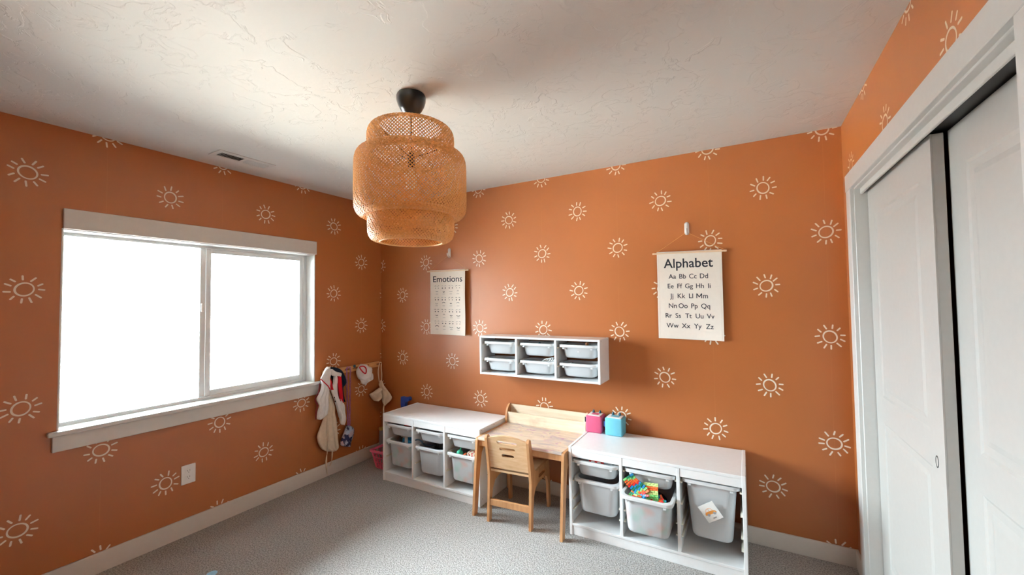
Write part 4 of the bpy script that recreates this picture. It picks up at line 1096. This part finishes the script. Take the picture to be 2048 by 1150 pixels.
pu = thing('chain_purse', 'small sequin purse on a long purple plastic chain', 'purse', (0, 0, 0))
bm = bmesh.new()
def link(bm, c, axis_flip, L=0.0105, Wd=0.0068, r=0.0019):
    pts = []
    for k in range(10):
        a = 2*PI*k/10; u, v = Wd*math.cos(a), L*math.sin(a)
        pts.append((c[0]+(u if axis_flip else 0), c[1]+(0 if axis_flip else u), c[2]+v))
    tube(bm, pts, r, 5, closed=True)
zt = 0.925
for s, (ya, yb) in enumerate(((-0.455, -0.440), (-0.418, -0.424))):
    nL = 36
    for k in range(nL):
        f = k/(nL-1); link(bm, (0.052+0.004*s, ya+(yb-ya)*f+0.002*math.sin(k), zt-0.022-(zt-0.022-0.395)*f), k % 2)
for k in range(5):
    a = PI*k/4; link(bm, (0.054, -0.4365+0.0185*math.cos(a)*-1, zt-0.016+0.010*math.sin(a)), k % 2, 0.009)
obj('chain', bm, M_purple, pu, smooth=True, kind='stuff')
obj('pouch', cloth([(-0.455, 0.395), (-0.412, 0.386), (-0.375, 0.350), (-0.378, 0.298), (-0.406, 0.245), (-0.425, 0.211), (-0.472, 0.216), (-0.514, 0.246), (-0.502, 0.300), (-0.472, 0.355)], 0.045, 0.03, 0.024, 1, 0.001, seed=10), M_seq, pu, smooth=True)

cp = thing('sun_hat', 'white cloth hat with red edging on the peg rail', 'hat', (0, 0, 0))
obj('crown', cloth([(-0.357, 0.876), (-0.332, 0.906), (-0.287, 0.930), (-0.238, 0.905), (-0.186, 0.880), (-0.189, 0.831), (-0.200, 0.800), (-0.270, 0.790), (-0.320, 0.790), (-0.350, 0.827)], 0.062, 0.05, 0.035, 1, 0.003, seed=11), M_wcloth, cp, smooth=True)
obj('brim', cloth([(-0.320, 0.800), (-0.26, 0.812), (-0.187, 0.828), (-0.170, 0.773), (-0.238, 0.754), (-0.287, 0.738), (-0.308, 0.762)], 0.072, 0.02, 0.02, 3, 0.005, seed=12), M_wcloth, cp, smooth=True)
bm = bmesh.new(); tube(bm, smooth_pts([(0.112, -0.360, 0.914), (0.118, -0.321, 0.917), (0.122, -0.297, 0.895), (0.123, -0.294, 0.862), (0.122, -0.306, 0.848), (0.118, -0.336, 0.874)], 4), 0.0055, 6, closed=True); obj('red_edging', bm, M_red, cp, smooth=True)
bm = bmesh.new(); bmesh.ops.create_uvsphere(bm, u_segments=12, v_segments=8, radius=0.014)
for v in bm.verts: v.co = Vector((v.co.x*0.6+0.05, v.co.y-0.366, v.co.z+0.920))
obj('badge', bm, M_ear, cp, smooth=True)

tb = thing('canvas_apron', 'small natural canvas apron on the last peg in the corner', 'apron', (0, 0, 0))
obj('pocket', cloth([(-0.205, 0.626), (-0.164, 0.640), (-0.100, 0.663), (-0.045, 0.665), (-0.045, 0.575), (-0.080, 0.556), (-0.145, 0.553)], 0.060, 0.02, 0.022, 1.5, 0.006, seed=13), M_beige, tb, smooth=True)
bm = cloth([(-0.085, 0.733), (-0.060, 0.742), (-0.040, 0.715), (-0.020, 0.67), (0.070, 0.565), (0.000, 0.498), (-0.020, 0.488), (-0.055, 0.535), (-0.060, 0.604), (-0.065, 0.654), (-0.096, 0.692)], 0.0, 0.014, 0.010, 1.5, 0.005, seed=14)
piv = Vector((0.070, -0.075, 0.6)); ra = math.radians(-52)
for v in bm.verts:           # the panel hangs turned out from the corner
    dx, dy = v.co.x, v.co.y+0.075
    v.co = Vector((piv.x+dx*math.cos(ra)-dy*math.sin(ra)*1.0, piv.y+dx*math.sin(ra)*0.6+dy*math.cos(ra)*0.5, v.co.z+(0.012 if dy > 0.05 else 0)))
obj('panel', bm, M_beige, tb, smooth=True)
bm = bmesh.new(); tube(bm, smooth_pts([(0.064, -0.085, 0.73), (0.060, -0.094, 0.83), (0.062, -0.078, 0.905), (0.066, -0.068, 0.917), (0.066, -0.060, 0.905), (0.070, -0.064, 0.86), (0.074, -0.062, 0.80), (0.076, -0.066, 0.735)], 5, False), 0.0048, 6); obj('strap', bm, M_beige, tb, smooth=True)
obj('tie_string', strap([(0.098, -0.055, 0.50), (0.094, -0.058, 0.455), (0.098, -0.056, 0.38)], 0.012, 0.003, 0.15), M_beige, tb)

# ------------------------------------------------------------------ floor things in the corner
bk = thing('toy_basket', 'pink plastic toy shopping basket behind the corner storage unit', 'basket', (0.335, -0.205, 0))
def ring(w, d, z, n=5): return rrect(w, d, 0.03, z, n=n)
bm = bmesh.new(); loft(bm, [ring(0.19, 0.16, 0.001), ring(0.20, 0.17, 0.001), ring(0.205, 0.175, 0.012), ring(0.19, 0.16, 0.012)], cap0=True, cap1=True); obj('base', bm, M_pink_pl, bk)
for z, w, d in ((0.055, 0.225, 0.19), (0.10, 0.245, 0.205)):
    bm = bmesh.new(); loft(bm, [ring(w, d, z), ring(w+0.006, d+0.006, z+0.010), ring(w-0.002, d-0.002, z+0.010), ring(w-0.006, d-0.006, z), ring(w, d, z)], False, False); obj('band', bm, M_pink_pl, bk)
L0, L1 = ring(0.204, 0.174, 0.008, 4), ring(0.268, 0.222, 0.152, 4)
for i in range(len(L0)):
    bm = bmesh.new(); tube(bm, [L0[i], L1[i]], 0.0042, 5); obj('rib', bm, M_pink_pl, bk)
    j = (i+1) % len(L0); gap = math.hypot(L0[i][0]-L0[j][0], L0[i][1]-L0[j][1])
    if gap > 0.05:
        for f in (0.2, 0.4, 0.6, 0.8):
            a = Vector(L0[i]).lerp(Vector(L0[j]), f); b = Vector(L1[i]).lerp(Vector(L1[j]), f)
            bm = bmesh.new(); tube(bm, [a, b], 0.0042, 5); obj('rib', bm, M_pink_pl, bk)
bm = bmesh.new(); loft(bm, [ring(0.262, 0.216, 0.150), ring(0.290, 0.244, 0.150), ring(0.294, 0.248, 0.166), ring(0.262, 0.216, 0.168), ring(0.262, 0.216, 0.150)], False, False); obj('rim', bm, M_pink_pl, bk)
bm = bmesh.new(); tube(bm, [(-0.125, 0.06, 0.165), (-0.125, 0.065, 0.19), (0, 0.075, 0.205), (0.125, 0.065, 0.19), (0.125, 0.06, 0.165)], 0.006, 8); obj('handle', bm, M_pink_pl, bk, smooth=True)

tu = thing('silver_tube', 'silver tube with gold rim standing in the corner behind the basket', 'tube', (0.085, -0.075, 0))
bm = bmesh.new(); lathe(bm, [(0.026, 0), (0.027, 0.005), (0.024, 0.27), (0.022, 0.272), (0.0225, 0.02)], 20, cap0=True, cap1=True); obj('shaft', bm, M_silver, tu, smooth='auto')
bm = bmesh.new(); lathe(bm, [(0.0245, 0.262), (0.0262, 0.265), (0.0262, 0.284), (0.021, 0.286), (0.021, 0.262)], 20); obj('gold_rim', bm, M_gold, tu, smooth='auto')

bt = thing('foam_toy', 'deep blue foam toy handle showing behind the corner storage unit', 'toy', (0.375, -0.045, 0))
hd = smooth_pts([(-0.042, 0.50), (-0.046, 0.592), (-0.036, 0.606), (0.010, 0.600), (0.040, 0.612), (0.062, 0.604), (0.062, 0.582), (0.040, 0.568), (0.012, 0.556), (0.000, 0.50)], 3)
obj('head', extrude_poly(hd, [], lambda a, b, t: (a, t-0.017, b), 0.034), M_blue, bt)
obj('shaft', bx(-0.040, -0.004, -0.015, 0.015, 0.0, 0.505, bevel=0.006, seg=2), M_blue, bt)

lb = thing('toy_saucer', 'pale blue toy saucer lying on the carpet at the bottom edge', 'toy', (0.602, -1.772, 0)); lb.scale = (0.68, 0.68, 0.9)
bm = bmesh.new(); lathe(bm, [(0.0001, 0.002), (0.020, 0.0), (0.026, 0.004), (0.036, 0.012), (0.038, 0.014), (0.036, 0.015), (0.024, 0.008), (0.0001, 0.006)], 24); obj('dish', bm, M_ltblue, lb, smooth=True)
bm = bmesh.new(); lathe(bm, [(0.016, 0.006), (0.017, 0.009), (0.015, 0.009)], 20); obj('ring', bm, M_ltblue, lb, smooth=True)
